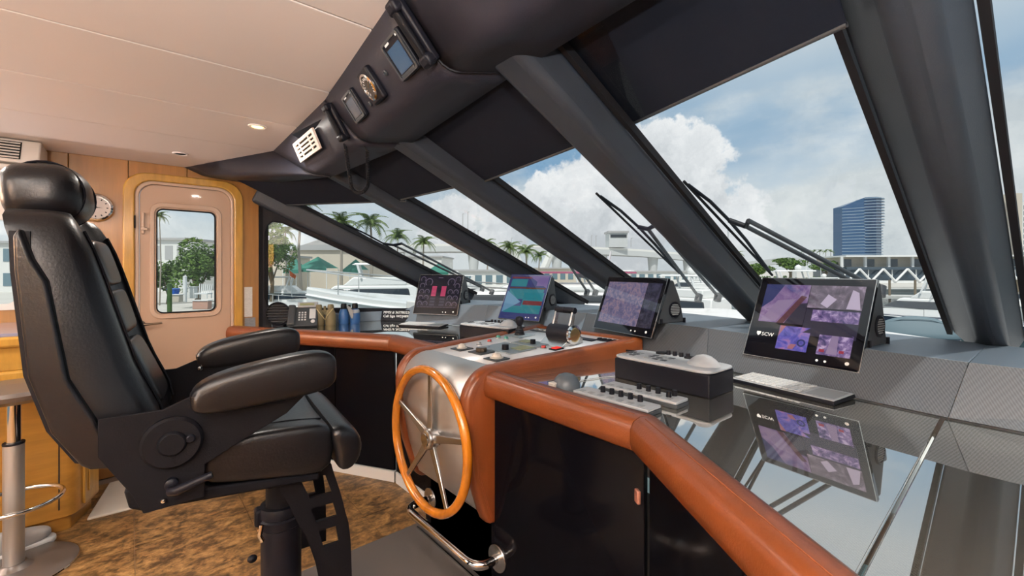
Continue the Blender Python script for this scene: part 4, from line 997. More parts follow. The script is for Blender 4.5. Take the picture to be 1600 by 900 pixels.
for y in (-.16, .16):
    G().tube([(-.21, y, .840), (-.12, y, .851), (0, y, .848), (.09, y, .838)], .003, 6).obj('seam', 'black_leather_matte', st, smooth=60)
# backrest shell and cushion ----------------------------------
def lerp_tab(tab, z):
    tab = sorted(tab)
    for (z0, *a), (z1, *b) in zip(tab, tab[1:]):
        if z <= z1:
            f = max(0, (z-z0)/(z1-z0)); return [p+(q-p)*f for p, q in zip(a, b)]
    return tab[-1][1:]
# z: rear x, front x of the bolster
BT = [(.865, -.385, -.290), (.95, -.415, -.305), (1.06, -.462, -.352), (1.18, -.485, -.385), (1.29, -.500, -.415), (1.37, -.522, -.440), (1.445, -.545, -.475)]
def back_ring(z, sc=1., hwm=.246):
    xr, xf = lerp_tab(BT, z); hw = hwm*sc*(1-.05*max(0, (z-1.2)/.22)); out = []
    th = (xf-xr); xm = (xr+xf)/2
    for i in range(17):
        f = -1+2*i/16; a = abs(f)
        dip = .036*(1-min(1, a/.62)**3) if a < .62 else 0
        edge = .030*max(0, (a-.80)/.20)**2
        out.append((xm+(th/2-dip-edge)*sc, f*hw, z))
    for i in range(9):
        f = 1-2*i/8; out.append((xm-(th/2)*sc-.032, f*hw*.985, z))
    return out
zs = [.872, .885, .91]+[.95+.04*i for i in range(11)]+[1.395, 1.420, 1.438]
scs = [.80, .93, .985]+[1]*11+[.985, .94, .82]
bk = G().loft([back_ring(z, s) for z, s in zip(zs, scs)]).obj('backrest', 'black_leather', hc, smooth=70)
for sgn in (-1, 1):
    pts = []
    for z in [.90+.045*i for i in range(12)]:
        r = back_ring(z); p = r[3] if sgn < 0 else r[13]; pts.append((p[0]+.003, p[1], p[2]))
    G().tube(pts, .0035, 6).obj('seam', 'black_leather_matte', bk, smooth=60)
for z, hz, d in ((1.315, .062, .0), (1.185, .060, .0), (1.02, .095, .004)):
    xr, xf = lerp_tab(BT, z); tl = math.atan2(lerp_tab(BT, z+.05)[1]-lerp_tab(BT, z-.05)[1], .10)
    G().sell((xf-.020+d, 0, z), (.022, .112, hz), .35, .35, Matrix.Rotation(tl, 3, 'Y'), nu=32, nv=14).obj('back_pad', 'black_leather', bk, smooth=60)
# hard shell wings behind the cushion
WING = [(-.540, 1.375), (-.538, 1.30), (-.518, 1.07), (-.483, .942), (-.435, .858), (-.420, .846), (-.385, .840), (-.373, .850), (-.413, .960), (-.456, 1.055), (-.489, 1.275), (-.512, 1.325), (-.53, 1.39)]
for sgn in (-1, 1):
    y0 = sgn*.232
    G().loft([[(x, y0+sgn*o, z) for x, z in WING] for o in (0, .034)]).obj('shell_wing', 'black_leather', hc, bev=.012, seg=4)
G().loft([[(x-.012, y, z) for y in (-.24, -.1, .1, .24)]+[(x+.02, y, z) for y in (.24, .1, -.1, -.24)] for x, z in ((-.40, .845), (-.437, .86), (-.483, .942), (-.518, 1.07), (-.538, 1.30), (-.540, 1.385))]).obj('back_shell', 'black_leather_matte', hc, smooth=50)
# headrest
def hfn(p):
    q = p.copy(); q.x += .012*(1-(p.y/.126)**2)*(1 if p.x > 0 else .3)-.10*p.z*p.z/.1; return q
hd = G().sell((-.543, 0, 1.492), (.072, .126, .078), .55, .72, Matrix.Rotation(-.12, 3, 'Y'), hfn, nu=40, nv=22).obj('headrest', 'black_leather', hc, smooth=80)
for y in (-.065, .065):
    G().tube([(-.535+.073*math.cos(a), y, 1.492+.0785*math.sin(a)) for a in [math.radians(-150+300*i/24) for i in range(25)]], .0035, 6).obj('seam', 'black_leather_matte', hd, smooth=60)
for y in (-.05, .05): G().cyl((-.515, y, 1.38), (-.52, y, 1.44), .007).obj('headrest_stem', 'steel', hd, smooth=40)
# arms
for sgn in (-1, 1):
    y = sgn*.300
    def afn(p, s=sgn):
        q = p.copy(); q.z += .155*p.x*(1 if p.z > 0 else .45)
        if p.z > 0: q.z += -.010*(p.x/.16)**2
        return q
    G().sell((-.068, y, 1.008), (.168, .044, .056), .30, .50, None, afn, nu=36, nv=18).obj('armrest', 'black_leather', hc, smooth=70)
    BR = [(-.405, .962), (-.29, .962), (-.235, .985), (-.20, .99), (.035, 1.00), (.055, .975), (-.02, .905), (-.13, .85), (-.205, .81), (-.206, .728), (-.325, .722), (-.345, .77), (-.405, .875)]
    br = G().extr([(x, sgn*.272-.004, z) for x, z in BR], (0, .008, 0)).obj('side_bracket', 'powder_black', hc, bev=.002)
    c = V(-.270, sgn*.276, .882)
    dk = G().lathe([(.062, 0), (.062, .012), (.056, .018), (.030, .018), (.028, .024), (.024, .027), (.0001, .027)], c, (0, sgn, 0), 40).obj('pivot_cover', 'powder_black', hc, smooth=35)
    G().lathe([(.010, .017), (.010, .024), (.007, .027), (.0001, .027)], c+V(.036, 0, .006), (0, sgn, 0), 14).obj('screw', 'satin_black', dk, smooth=40)
    for x, z, r in ((-.222, .955, .010),) if sgn > 0 else ((-.276, .768, .0085), (-.288, .745, .006)):
        G().lathe([(r, 0), (r, .006), (r*.7, .010), (.0001, .011)], (x, sgn*.276, z), (0, sgn, 0), 16).obj('bolt', 'chrome', br, smooth=40)
    if sgn > 0: G().lathe([(.010, 0), (.010, .006), (.007, .010), (.0001, .011)], (-.222, .268, .955), (0, -1, 0), 16).obj('bolt', 'chrome', br, smooth=40)
G().tube([(-.272, -.285, .770), (-.272, -.305, .772), (-.262, -.312, .774), (-.19, -.314, .795)], [.010, .010, .011, .009], 12).obj('recline_lever', 'satin_black', hc, smooth=60)
G().lathe([(.014, 0), (.014, .016), (.009, .020), (.0001, .02)], (-.272, -.274, .782), (0, -1, 0), 18).obj('lever_hub', 'satin_black', hc, smooth=40)
# frame under the seat
G().extr([(-.365, -.245, .775), (-.355, -.245, .728), (-.33, -.245, .715), (.07, -.245, .684), (.07, -.245, .705), (-.20, -.245, .737), (-.22, -.245, .775)], (0, .49, 0)).obj('seat_frame', 'powder_black', hc, bev=.006)
G().sell((-.325, -.20, .765), (.035, .03, .045), .6).obj('motor_cover', 'satin_black', hc, smooth=60)
# pedestal
G().lathe([(.058, .70), (.058, .655), (.047, .65)], seg=32).obj('top_bearing', 'satin_black', hc, smooth=35)
G().cyl((0, 0, .50), (0, 0, .66), .046, seg=36).obj('upper_tube', 'powder_black', hc, smooth=35)
col = G().lathe([(.047, .535), (.062, .535), (.066, .525), (.066, .505), (.061, .50), (.066, .495), (.066, .47), (.060, .465)], seg=36).obj('height_collar', 'satin_black', hc, smooth=35)
G().bx(.052, .082, -.018, .018, .475, .545).obj('clamp_lug', 'satin_black', col, bev=.008)
G().bx(-.078, -.052, -.020, .020, .48, .535).obj('clamp_lug', 'satin_black', col, bev=.008)
G().tube([(-.060, -.045, .500), (-.066, -.05, .47), (-.058, -.052, .452)], .007, 10).obj('clamp_handle', 'chrome', col, smooth=60)
G().lathe([(.060, .47), (.060, .02), (.075, .016)], seg=36).obj('lower_tube', 'satin_black', hc, smooth=35)
G().lathe([(.19, 0), (.19, .012), (.17, .022), (.07, .026), (.0001, .026)], seg=40).obj('base_plate', 'powder_black', hc, smooth=35)
G().bx(-.018, -.006, -.054, -.046, .615, .675).obj('slide_lever', 'chrome', hc, bev=.003)
G().tube([(-.035, -.055, .62), (.035, -.055, .628)], .003, 8).obj('slide_rod', 'steel', hc, smooth=60)
for x, z in ((-.038, .62), (.038, .629)): G().sell((x, -.055, z), (.012, .011, .010), 1).obj('rod_knob', 'satin_black', hc, smooth=60)
G().sell((-.085, -.03, .395), (.014, .012, .012), 1).obj('swivel_knob', 'satin_black', hc, smooth=60)
# footrest arms with three windows each
FA = [(.700, -.045, .115), (.672, -.032, .122), (.612, -.004, .140), (.580, .008, .148), (.535, .026, .158), (.505, .042, .166), (.452, .058, .172), (.410, .070, .174), (.345, .082, .176), (.255, .088, .176)]
hol = {(1, 2): (.40, .84), (3, 4): (.34, .80), (5, 6): (.30, .70)}
for sgn in (-1, 1):
    rows = []; g = G(); L4 = []
    for i, (z, a, b) in enumerate(FA):
        l, r = .30, .78
        for k_, v in hol.items():
            if i in k_: l, r = v
        L4.append([(x, sgn*.185, z) for x in (a, a+(b-a)*l, a+(b-a)*r, b)])
    vs_ = [p for r in L4 for p in r]; fs = []
    for i in range(len(FA)-1):
        for j in range(3):
            if j == 1 and (i, i+1) in hol: continue
            fs.append((i*4+j, i*4+j+1, i*4+j+5, i*4+j+4))
    g.add(vs_, fs); fa = g.obj('footrest_arm', 'powder_black', hc, solid=.012)
    G().lathe([(.011, 0), (.011, .005), (.006, .008), (.0001, .008)], (.135, sgn*.191, .335), (0, sgn, 0), 16).obj('bolt', 'chrome', fa, smooth=40)
G().cyl((.13, -.185, .285), (.13, .185, .285), .012, seg=14).obj('footrest_bar', 'satin_black', hc, smooth=40)
# ================================================================ CABINET, STOOL, BITS AT LEFT
cb = thing('wood_cabinet', 'honey-coloured wooden cabinet with a moulded top behind the helm chair', 'cabinet', (-.9, 3.4, 0), world=True)
def cab_out(o): return [(-2.0, 3.10-o), (-.235, 3.10-o), (-.205+o*.5, 3.115-o*.8), (-.185+o, 3.15-o*.3), (-.125+o, 3.34), (-.40+o, 3.735), (-2.0, 3.735)]
def slab(o, z0, z1, nm, m, bev=.004): return G().extr([(x, y, z0) for x, y in cab_out(o)], (0, 0, z1-z0)).obj(nm, m, cb, bev=bev)
slab(-.03, 0, .075, 'kick_base', 'cabinet_wood'); slab(0, .075, Z(-.545), 'body', 'cabinet_wood', .006)
slab(.03, Z(-.545), Z(-.47), 'lower_moulding', 'maple_light', .012); slab(.015, Z(-.47), Z(-.36), 'frieze', 'maple_light'); slab(.04, Z(-.36), Z(-.31), 'upper_moulding', 'maple_light', .012)
slab(.02, Z(-.31), Z(-.295), 'counter_top', 'counter_reflection', .002)
G().bx(-.262, -.257, 3.096, 3.102, .12, Z(-.60)).obj('door_gap', 'dark_gap', cb)
dv = (V(-.125, 3.34, 0)-V(-.185, 3.15, 0)).normalized(); nv_ = V(dv.y, -dv.x, 0)
p0 = V(-.185, 3.15, 0)
def cs(s, o, z): q = p0+dv*s+nv_*o; return (q.x, q.y, z)
cdoor = G().extr([cs(.012, .0, .10), cs(.165, .0, .10), cs(.165, .0, Z(-.60)), cs(.012, .0, Z(-.60))], nv_*.012).obj('side_door', 'maple_light', cb, bev=.003)
G().extr([cs(.045, .012, .15), cs(.135, .012, .15), cs(.135, .012, Z(-.66)), cs(.045, .012, Z(-.66))], nv_*.006).obj('raised_panel', 'maple_light', cdoor, bev=.005)
rg = G().extr([(-.165, 3.17, 0), (.55, 3.13, 0), (.55, 3.62, 0), (-.09, 3.62, 0)], (0, 0, .014)).obj('rug', 'white_rug', None, bev=.005); tag(rg, 'cream woven rug on the floor in front of the side door', 'rug')
sb = thing('bar_stool', 'grey bar stool with a chrome column at the left edge', 'stool', (-.375, 2.845, 0))
G().lathe([(.205, 0), (.205, .006), (.19, .014), (.06, .022), (.04, .04), (.0001, .04)], seg=48).obj('base', 'stool_grey', sb, smooth=35)
G().lathe([(.205, .0), (.2065, .003), (.205, .007)], seg=48).obj('rim', 'chrome', sb)
G().cyl((0, 0, .03), (0, 0, .55), .033, seg=28).obj('column', 'brushed_steel', sb, smooth=35)
G().lathe([(.034, .55), (.035, .555), (.034, .56)], seg=24).obj('column_ring', 'satin_black', sb)
G().cyl((0, 0, .55), (0, 0, .735), .023, seg=24).obj('piston', 'chrome', sb, smooth=35)
G().lathe([(.035, .725), (.06, .735), (.13, .742), (.185, .765), (.195, .785), (.185, .80), (.0001, .81)], seg=44).obj('seat', 'stool_grey', sb, smooth=40)
G().tube([V(.0, 0, .30)+V(.15*math.cos(a), .15*math.sin(a), 0) for a in [2*math.pi*i/28 for i in range(28)]], .010, 8, True).obj('foot_ring', 'chrome', sb, smooth=60)
sh_ = thing('sneaker', 'grey and white sneaker on the floor behind the stool column', 'shoe', (-.40, 3.02, 0), .3)
G().sell((0, 0, .016), (.14, .045, .016), .6, .3).obj('sole', 'white_plastic', sh_, smooth=60)
def sfn(p): q = p.copy(); q.z *= (1.15 if p.x < 0 else 1-.45*p.x/.12); return q
G().sell((-.005, 0, .055), (.128, .041, .05), .6, .6, None, sfn).obj('upper', 'shoe_grey', sh_, smooth=70)
G().sell((-.075, 0, .105), (.035, .025, .012), .8).obj('collar', 'rubber_black', sh_, smooth=60)
bagm = thing('plastic_bag', 'crumpled white plastic bag at the left edge beside the stool column', 'bag', (-.455, 2.70, .16))
random.seed(3)
def bfn(p): q = p.copy(); k = 1+.14*math.sin(p.x*90+p.z*60)+.10*math.sin(p.y*120-p.z*80); return q*k
G().sell((0, 0, .09), (.05, .05, .09), 1, 1, None, bfn, nu=36, nv=24).obj('bag_body', 'white_plastic', bagm, smooth=30)
# ================================================================ WIPERS (outside the glass)
def wiper(label, b0, b1, arms, away=1.0):
    sc_ = lambda p: tuple(c*away for c in p)      # further out along with its pane
    b0, b1, arms = sc_(b0), sc_(b1), [(sc_(a), sc_(b)) for a, b in arms]
    t = thing('windscreen_wiper', label, 'wiper', W(b1), world=True, group='windscreen wipers')
    up = V(.012, 0, .03); B0, B1 = W(b0)+up, W(b1)+up; d = (B1-B0)
    G().tube([B0, B1], .0055, 8).obj('blade', 'rubber_black', t, smooth=60)
    G().tube([B0+d*.04+V(0, 0, .004), B0+d*.22+V(.004, -.012, .016), B0+d*.42+V(.004, -.012, .022), B0+d*.62+V(.004, -.012, .016), B0+d*.96+V(0, 0, .004)], .007, 8).obj('blade_frame', 'satin_black', t, smooth=60)
    for a, b in arms: G().tube([W(a)+up*1.3, W(b)+up*1.3], .009, 10).obj('arm', 'dark_grey', t, smooth=60)
    m = W(arms[0][0])+up*1.3; k = W(arms[1][0])+up*1.3
    G().tube([B0+d*.42+V(.004, -.012, .022), m, k], .011, 8).obj('arm_head', 'satin_black', t, smooth=60)
    for a, b in arms: G().lathe([(.022, -.03), (.022, .015), (.014, .02), (.0001, .02)], W(b)+up*1.3, (0.4, 0, .9)).obj('pivot_cap', 'dark_grey', t, smooth=40)
    return t
wiper('windscreen wiper on the pane with the blue tower', (1.581, .841, .307), (2.272, .768, -.054), [((1.887, .738, .14), (2.36, .41, -.135)), ((1.849, .711, .157), (2.33, .385, -.12))])
wiper('windscreen wiper on the middle pane above the third screen', (1.519, 1.208, .304), (2.281, 1.236, -.046), [((1.836, 1.155, .156), (2.60, 1.285, -.20)), ((1.805, 1.096, .169), (2.58, 1.16, -.19))], 1.04)
wiper('windscreen wiper on the pane above the teal screen', (1.53, 1.74, .28), (2.26, 1.80, -.04), [((1.87, 1.80, .135), (2.60, 2.15, -.20)), ((1.90, 1.75, .12), (2.60, 2.07, -.20))], 1.065)
wiper('windscreen wiper on the pane furthest to port', (1.247, 3.442, .332), (2.021, 3.486, -.057), [((1.604, 3.334, .165), (2.40, 3.19, -.20)), ((1.616, 3.213, .172), (2.46, 3.13, -.23))], 1.04)
# ================================================================ OUTSIDE
for nm, c, r, kw in [('hull_white', (.80, .80, .78), .25, dict(coat=.4)), ('deck_cream', (.62, .58, .50), .6, {}), ('tinted_window', (.03, .035, .04), .1, dict(coat=.5)), ('canvas_green', (.035, .20, .15), .7, {}), ('canvas_blue', (.11, .17, .20), .6, {}),
                     ('canvas_maroon', (.30, .06, .12), .6, {}), ('hull_navy', (.03, .05, .09), .2, dict(coat=.5)), ('stucco_cream', (.60, .54, .45), .8, dict(var=.05)), ('stucco_white', (.74, .74, .71), .8, {}), ('roof_grey', (.42, .42, .42), .7, {}),
                     ('concrete', (.46, .46, .44), .85, dict(var=.1, vscale=.3)), ('bridge_concrete', (.55, .57, .57), .85, {}), ('pile_wood', (.20, .16, .11), .9, {}), ('palm_trunk', (.34, .30, .25), .9, {}), ('tower_glass', (.035, .095, .20), .12, dict(coat=.6)), ('tower_slab', (.30, .40, .50), .4, {}),
                     ('office_glass', (.05, .075, .10), .12, dict(coat=.6)), ('steel_white', (.80, .81, .80), .4, {}), ('bin_blue', (.03, .12, .50), .4, {}), ('salmon', (.60, .36, .28), .7, {}), ('flag_orange', (.75, .16, .03), .7, {}), ('asphalt_pale', (.52, .50, .46), .9, dict(var=.08, vscale=.2)), ('window_pane_blue', (.14, .22, .26), .12, dict(coat=.5))]:
    mat(nm, c, r, **kw)
def leafmat(nm, a, b):
    m = bpy.data.materials.new(nm); m.use_nodes = True; MATS[nm] = m; t = m.node_tree; n = N(t); bs = t.nodes['Principled BSDF']
    nz = n('ShaderNodeTexNoise', {'Vector': n('ShaderNodeTexCoord').outputs['Object'], 'Scale': 1.6, 'Detail': 4.})
    t.links.new(n.ramp(nz.outputs[0], [(.35, a), (.65, b)]), bs.inputs['Base Color']); bs.inputs['Roughness'].default_value = .6
leafmat('leaf_green', (.045, .10, .018), (.17, .28, .05)); leafmat('palm_green', (.06, .11, .025), (.19, .26, .07)); leafmat('hedge_green', (.03, .075, .02), (.10, .17, .05))
def water_mat():
    m = mat('harbour_water', (.05, .085, .085), .08, spec=.5); t = m.node_tree; n = N(t)
    nz = n('ShaderNodeTexNoise', {'Vector': n('ShaderNodeNewGeometry').outputs['Position'], 'Scale': .9, 'Detail': 5.})
    bp = n('ShaderNodeBump', {'Strength': .35, 'Distance': .15, 'Height': nz.outputs[0]}); t.links.new(bp.outputs[0], t.nodes['Principled BSDF'].inputs['Normal'])
water_mat()
WZ, LZ = -3.5, -2.2          # water level, quay level
o = G().bx(-900, 1500, -900, 1500, WZ-.5, WZ).obj('water', 'harbour_water'); tag(o, 'grey-green harbour water around the moored boats', 'water', kind='stuff')
def gp(px, d, z):            # a ground point on a bearing
    p = at(px, 422, d); return (p.x, p.y, z)
# quay and land
qy = thing('quay', 'pale concrete quay and car park behind the moored boats', 'quay', gp(800, 80, LZ), world=True, kind='structure')
near = [(-500, 36), (150, 44), (330, 50), (480, 62), (640, 66), (900, 78), (1100, 88), (1350, 92), (1700, 92)]
poly = [gp(px, d, LZ) for px, d in near]+[gp(1900, 900, LZ), gp(-200, 900, LZ)]
G().extr(poly, (0, 0, -1.6)).obj('paving', 'asphalt_pale', qy)
for (p0_, d0), (p1_, d1) in zip(near, near[1:]):
    a, b = V(*gp(p0_, d0-.3, LZ-.45)), V(*gp(p1_, d1-.3, LZ-.45)); G().tube([a, b], .35, 6).obj('fender_wall', 'concrete', qy)
# own foredeck beyond the glass
fd = thing('foredeck', 'white foredeck of the yacht beyond the windscreen', 'deck', (4, 1.6, Z(-.98)), world=True, kind='structure')
G().extr([(2.30, -1.6, Z(-.98)), (5.5, -1.2, Z(-.98)), (8.6, .6, Z(-.98)), (9.3, 1.6, Z(-.98)), (8.6, 2.6, Z(-.98)), (5.5, 4.4, Z(-.98)), (2.30, 4.8, Z(-.98))], (0, 0, -.25)).obj('deck_plate', 'hull_white', fd, bev=.03)
G().extr([(2.28, -1.2, Z(-.325)), (2.62, -1.0, Z(-.345)), (3.0, 1.6, Z(-.37)), (2.62, 4.2, Z(-.345)), (2.28, 4.4, Z(-.325)), (2.60, 1.6, Z(-.325))], (0, 0, -.35)).obj('cowling', 'hull_white', fd, bev=.02)
# ---- boats ---------------------------------------------------
def boat(px, d, head, L, label, style='cruiser', hull='hull_white', canvas=None, hgt=1.0, sup=1.0):
    """moored motor boat; head = bearing of the bow relative to picture-right, anticlockwise from above"""
    p = gp(px, d, WZ); rz = PSI-math.pi/2+head
    t = thing('motor_yacht', label, 'boat', p, rz, group='moored motor boats')
    B = L*.135; F = L*.105*hgt
    st_ = []
    for i in range(11):
        f = i/10; x = -L/2+L*f; w = B*(.92+.08*math.sin(f*3)) if f < .55 else B*max(.02, 1-((f-.55)/.45)**2.2)
        sh = F*(.85+.30*f*f)
        st_.append([(x, -w, sh), (x, -w*.97, sh*.62), (x-.02*L*f, -w*.72, -.05), (x-.03*L*f, 0, -.35), (x-.02*L*f, w*.72, -.05), (x, w*.97, sh*.62), (x, w, sh), (x, 0, sh+.04*B)])
    h_ = G().loft(st_).obj('hull', hull, t, smooth=40)
    G().tube([(s[0][0], s[0][1]*1.005, s[0][2]*.93) for s in st_], L*.0035, 6).tube([(s[6][0], s[6][1]*1.005, s[6][2]*.93) for s in st_], L*.0035, 6).obj('rub_rail', 'steel_white', t)
    z0 = F*.92; ch = L*.105*sup
    cw = B*.80
    def cab(xa, xb, za, zb_, rake0, rake1, w0, w1, nm, m): 
        lo = [(xa, -w0, za), (xb, -w0*.8, za), (xb, w0*.8, za), (xa, w0, za)]; hi = [(xa+rake0, -w1, zb_), (xb-rake1, -w1*.8, zb_), (xb-rake1, w1*.8, zb_), (xa+rake0, w1, zb_)]
        return G().loft([lo, hi]).obj(nm, m, t, bev=L*.006)
    cab(-L*.30, L*.24, z0, z0+ch, .0, L*.13, cw, cw*.85, 'cabin', 'hull_white')
    cab(-L*.27, L*.205, z0+ch*.42, z0+ch*.86, L*.012, L*.072, cw*.965, cw*.905, 'window_band', 'tinted_window')
    cab(-L*.25, L*.07, z0+ch, z0+ch*1.42, .0, L*.05, cw*.8, cw*.78, 'flybridge', 'hull_white')
    if style == 'cruiser':
        cab(-L*.24, L*.03, z0+ch*2.02, z0+ch*2.12, 0, L*.02, cw*.78, cw*.70, 'hardtop', 'hull_white' if not canvas else canvas)
        for x in (-L*.20, -L*.02):
            for s_ in (-1, 1): G().tube([(x, s_*cw*.7, z0+ch*1.35), (x+L*.02, s_*cw*.66, z0+ch*2.05)], L*.006, 6).obj('hardtop_post', 'steel_white', t)
        G().sell((-L*.14, 0, z0+ch*2.30), (L*.025, L*.025, L*.022), 1, nu=14, nv=8).obj('radome', 'hull_white', t, smooth=60)
        G().tube([(-L*.19, 0, z0+ch*2.1), (-L*.20, 0, z0+ch*3.3)], L*.0022, 5).obj('aerial', 'steel_white', t)
    else:
        for s_ in (-1, 1):
            for x, x2 in ((-L*.22, -L*.14), (.02*L, -L*.06)): G().tube([(x, s_*cw*.75, z0+ch*1.3), (x2, s_*cw*.35, z0+ch*4.0)], L*.005, 6).obj('tower_leg', 'steel_white', t)
        for zz, ww in ((2.2, .62), (3.0, .5), (4.0, .38)):
            cab(-L*.18, -L*.01, z0+ch*zz, z0+ch*(zz+.10), 0, 0, cw*ww, cw*ww, 'tower_platform', 'hull_white')
        for s_ in (-1, 1): G().tube([(-L*.02, s_*cw*.9, z0+ch), (-L*.22, s_*cw*1.7, z0+ch*5.2)], L*.003, 5).obj('outrigger', 'steel_white', t)
    pts = [(s[0][0], s[0][1]*.97, s[0][2]+L*.045) for s in st_[5:]]; G().tube(pts, L*.0018, 5).obj('guard_rail', 'chrome', t)
    pts = [(s[6][0], s[6][1]*.97, s[6][2]+L*.045) for s in st_[5:]]; G().tube(pts, L*.0018, 5).obj('guard_rail', 'chrome', t)
    for s in st_[5::2]:
        for q in (0, 6): G().tube([(s[q][0], s[q][1]*.97, s[q][2]), (s[q][0], s[q][1]*.97, s[q][2]+L*.045)], L*.0015, 5).obj('stanchion', 'chrome', t)
    return t
PI = math.pi
boat(815, 20, PI-.06, 20, 'large white motor yacht just outside the port side window', hgt=1.62, sup=.36, canvas='canvas_maroon')
boat(560, 40, PI+.25, 17, 'white motor yacht with a dark window band beyond the nearest yacht', hgt=1.0)
boat(455, 46, .25, 13, 'small white cruiser behind the telephone, seen through the side window')
boat(735, 58, .3, 13, 'white cruiser moored beyond the gap between first and second screens')
boat(905, 46, 2.6, 14, 'white cruiser moored beyond the gap right of the teal screen')
boat(985, 60, -.5, 15, 'white cruiser moored behind the third screen under the bridge')
boat(1045, 34, 2.2, 14, 'white cruiser moored just right of the third screen')
boat(1120, 48, .7, 14, 'white sport-fishing boat with a lookout tower beyond the middle pane', 'sport')
boat(1085, 66, 2.7, 16, 'white cruiser in the row behind the middle pane wiper')
boat(1215, 52, 2.8, 15, 'white cruiser moored above the left half of the largest screen')
boat(1300, 60, .4, 12, 'white cruiser moored above the middle of the largest screen')
boat(1448, 34, 2.3, 13, 'dark-hulled sport-fishing boat with a white tower left of the broad pillar', 'sport', 'hull_navy')
boat(1640, 42, 2.4, 14, 'white cruiser at the right edge beyond the broad pillar')
# covered tender
tn = thing('covered_tender', 'small tender under a blue-grey canvas cover right of the largest screen', 'boat', tuple(at(1432, 520, 9.0)-V(0, 0, .22)), PSI-math.pi/2+2.55)
G().sell((0, 0, .10), (.66, .22, .20), .9, .8).obj('hull', 'hull_navy', tn, smooth=60)
def cvf(p): q = p.copy(); q.z *= 1.0 if p.z > 0 else .2; q.y *= 1-.35*max(0, p.z/.25); return q
G().sell((0, 0, .16), (.68, .23, .40), .9, 1.0, None, cvf).obj('cover', 'canvas_blue', tn, smooth=50)
for y in (-.09, .09): G().tube([(-.5, y*.5, .40), (-.2, y, .50), (.2, y, .50), (.5, y*.5, .40)], .008, 6).obj('cover_seam', 'canvas_blue', tn)
# ---- palms ---------------------------------------------------
random.seed(11)
def frond_mesh():
    g = G(); L = 1.0; k = 12; mid = []
    for i in range(k+1):
        f = i/k; mid.append(V(L*(f-.10*f*f), 0, .30*math.sin(f*1.9)-.62*f*f))
    for i in range(k):
        f = (i+.5)/k; w = .26*math.sin(math.pi*min(1, .12+.88*f))**.8*(1-.35*f); a, b = mid[i], mid[i+1]
        for s_ in (-1, 1):
            tip = a.lerp(b, .6)+V(.10, s_*w, -.10-.10*f)
            g.add([a, b.lerp(a, .25), tip+V(.025, 0, 0), tip], [(0, 1, 2, 3)])
            tip2 = b+V(.08, s_*w*.9, -.10-.10*f); g.add([b.lerp(a, .25), b, tip2], [(0, 1, 2)])
    g.tube(mid, [.012*(1-.7*i/k) for i in range(k+1)], 5)
    return g.mesh('frond')
FM = frond_mesh(); FM.materials.append(MATS['palm_green'])
def palm(px, py, d, r, label, grp='palm trees along the quay', nf=17, base=LZ):
    """crown centre at (px,py), crown radius r px"""
    c = at(px, py, d); R = r/FPX*d; t = thing('palm_tree', label, 'palm tree', (c.x, c.y, base), random.uniform(0, 6), group=grp)
    hh = c.z-base
    G().tube([(0, 0, 0), (.03*hh, 0, hh*.5), (0, 0, hh)], [R*.10, R*.075, R*.06], 8).obj('trunk', 'palm_trunk', t, smooth=60)
    for i in range(nf):
        o = bpy.data.objects.new('frond', FM); COL.objects.link(o); o.parent = t; o.location = (0, 0, hh)
        up = -.55*(i % 3)+random.uniform(-.25, .15)
        o.rotation_euler = (0, up*.0-.85+.55*(i % 3)+random.uniform(-.15, .15), 2*math.pi*i*.382+random.uniform(-.2, .2)); s_ = R*random.uniform(1.05, 1.3); o.scale = (s_, s_, s_)
    return t
for px, py, d, r, l in [(471, 322, 62, 26, 'palm tree showing just under the blind at far left'), (533, 352, 66, 26, 'tall palm tree left of the port wiper, in the first pane'), (579, 350, 70, 26, 'tall palm tree in the middle of the first pane'),
                        (621, 371, 78, 20, 'palm tree in the first pane, right of the two tall palms'), (662, 380, 84, 18, 'palm tree beside the second pillar in the first pane'), (760, 381, 90, 15, 'palm tree in the second pane left of the white bridge pier'),
                        (797, 388, 95, 18, 'bright palm tree in front of the bridge in the second pane'), (822, 394, 99, 18, 'palm tree right of the white bridge pier in the second pane'), (843, 400, 104, 13, 'short palm tree against the middle pillar'),
                        (425, 356, 58, 18, 'palm tree above the broad green tree in the side window'), (446, 362, 60, 16, 'palm tree at the top corner of the side window'), (1152, 398, 120, 9, 'small palm tree beyond the wiper in the big pane'),
                        (249, 338, 40, 12, 'palm fronds at the upper left of the door window')]:
    palm(px, py, d, r, l)
for i, px in enumerate((1256, 1264, 1272, 1281, 1290, 1298)):
    palm(px, 393, 165, 5.5, 'small palm in a row on top of the ramp, %s from the left' % ('first', 'second', 'third', 'fourth', 'fifth', 'sixth')[i], 'row of small palms on the ramp', 8, base=at(px, 404, 165).z)
# ---- broad-leaved trees -------------------------------------
def foliage(c, r, n_, s_, flat=.8, clumps=9):
    g = G(); cs_ = [(random.gauss(0, .42), random.gauss(0, .42), random.gauss(.05, .36)) for _ in range(clumps)]
    for _ in range(n_):
        k_ = random.choice(cs_); v = V(random.gauss(0, 1), random.gauss(0, 1), random.gauss(0, 1)); v = v.normalized()*random.uniform(.75, 1.0)*.42
        p = V(c[0]+(k_[0]+v.x)*r[0], c[1]+(k_[1]+v.y)*r[1], c[2]+(k_[2]+v.z*flat)*r[2])
        a = V(random.gauss(0, 1), random.gauss(0, 1), random.gauss(0, .6)).normalized(); b = a.cross(V(random.gauss(0, 1), random.gauss(0, 1), random.gauss(0, 1))).normalized(); q = s_*random.uniform(.6, 1.3)
        g.add([p-a*q, p+b*q*.5, p+a*q, p-b*q*.5], [(0, 1, 2, 3)])
    return g
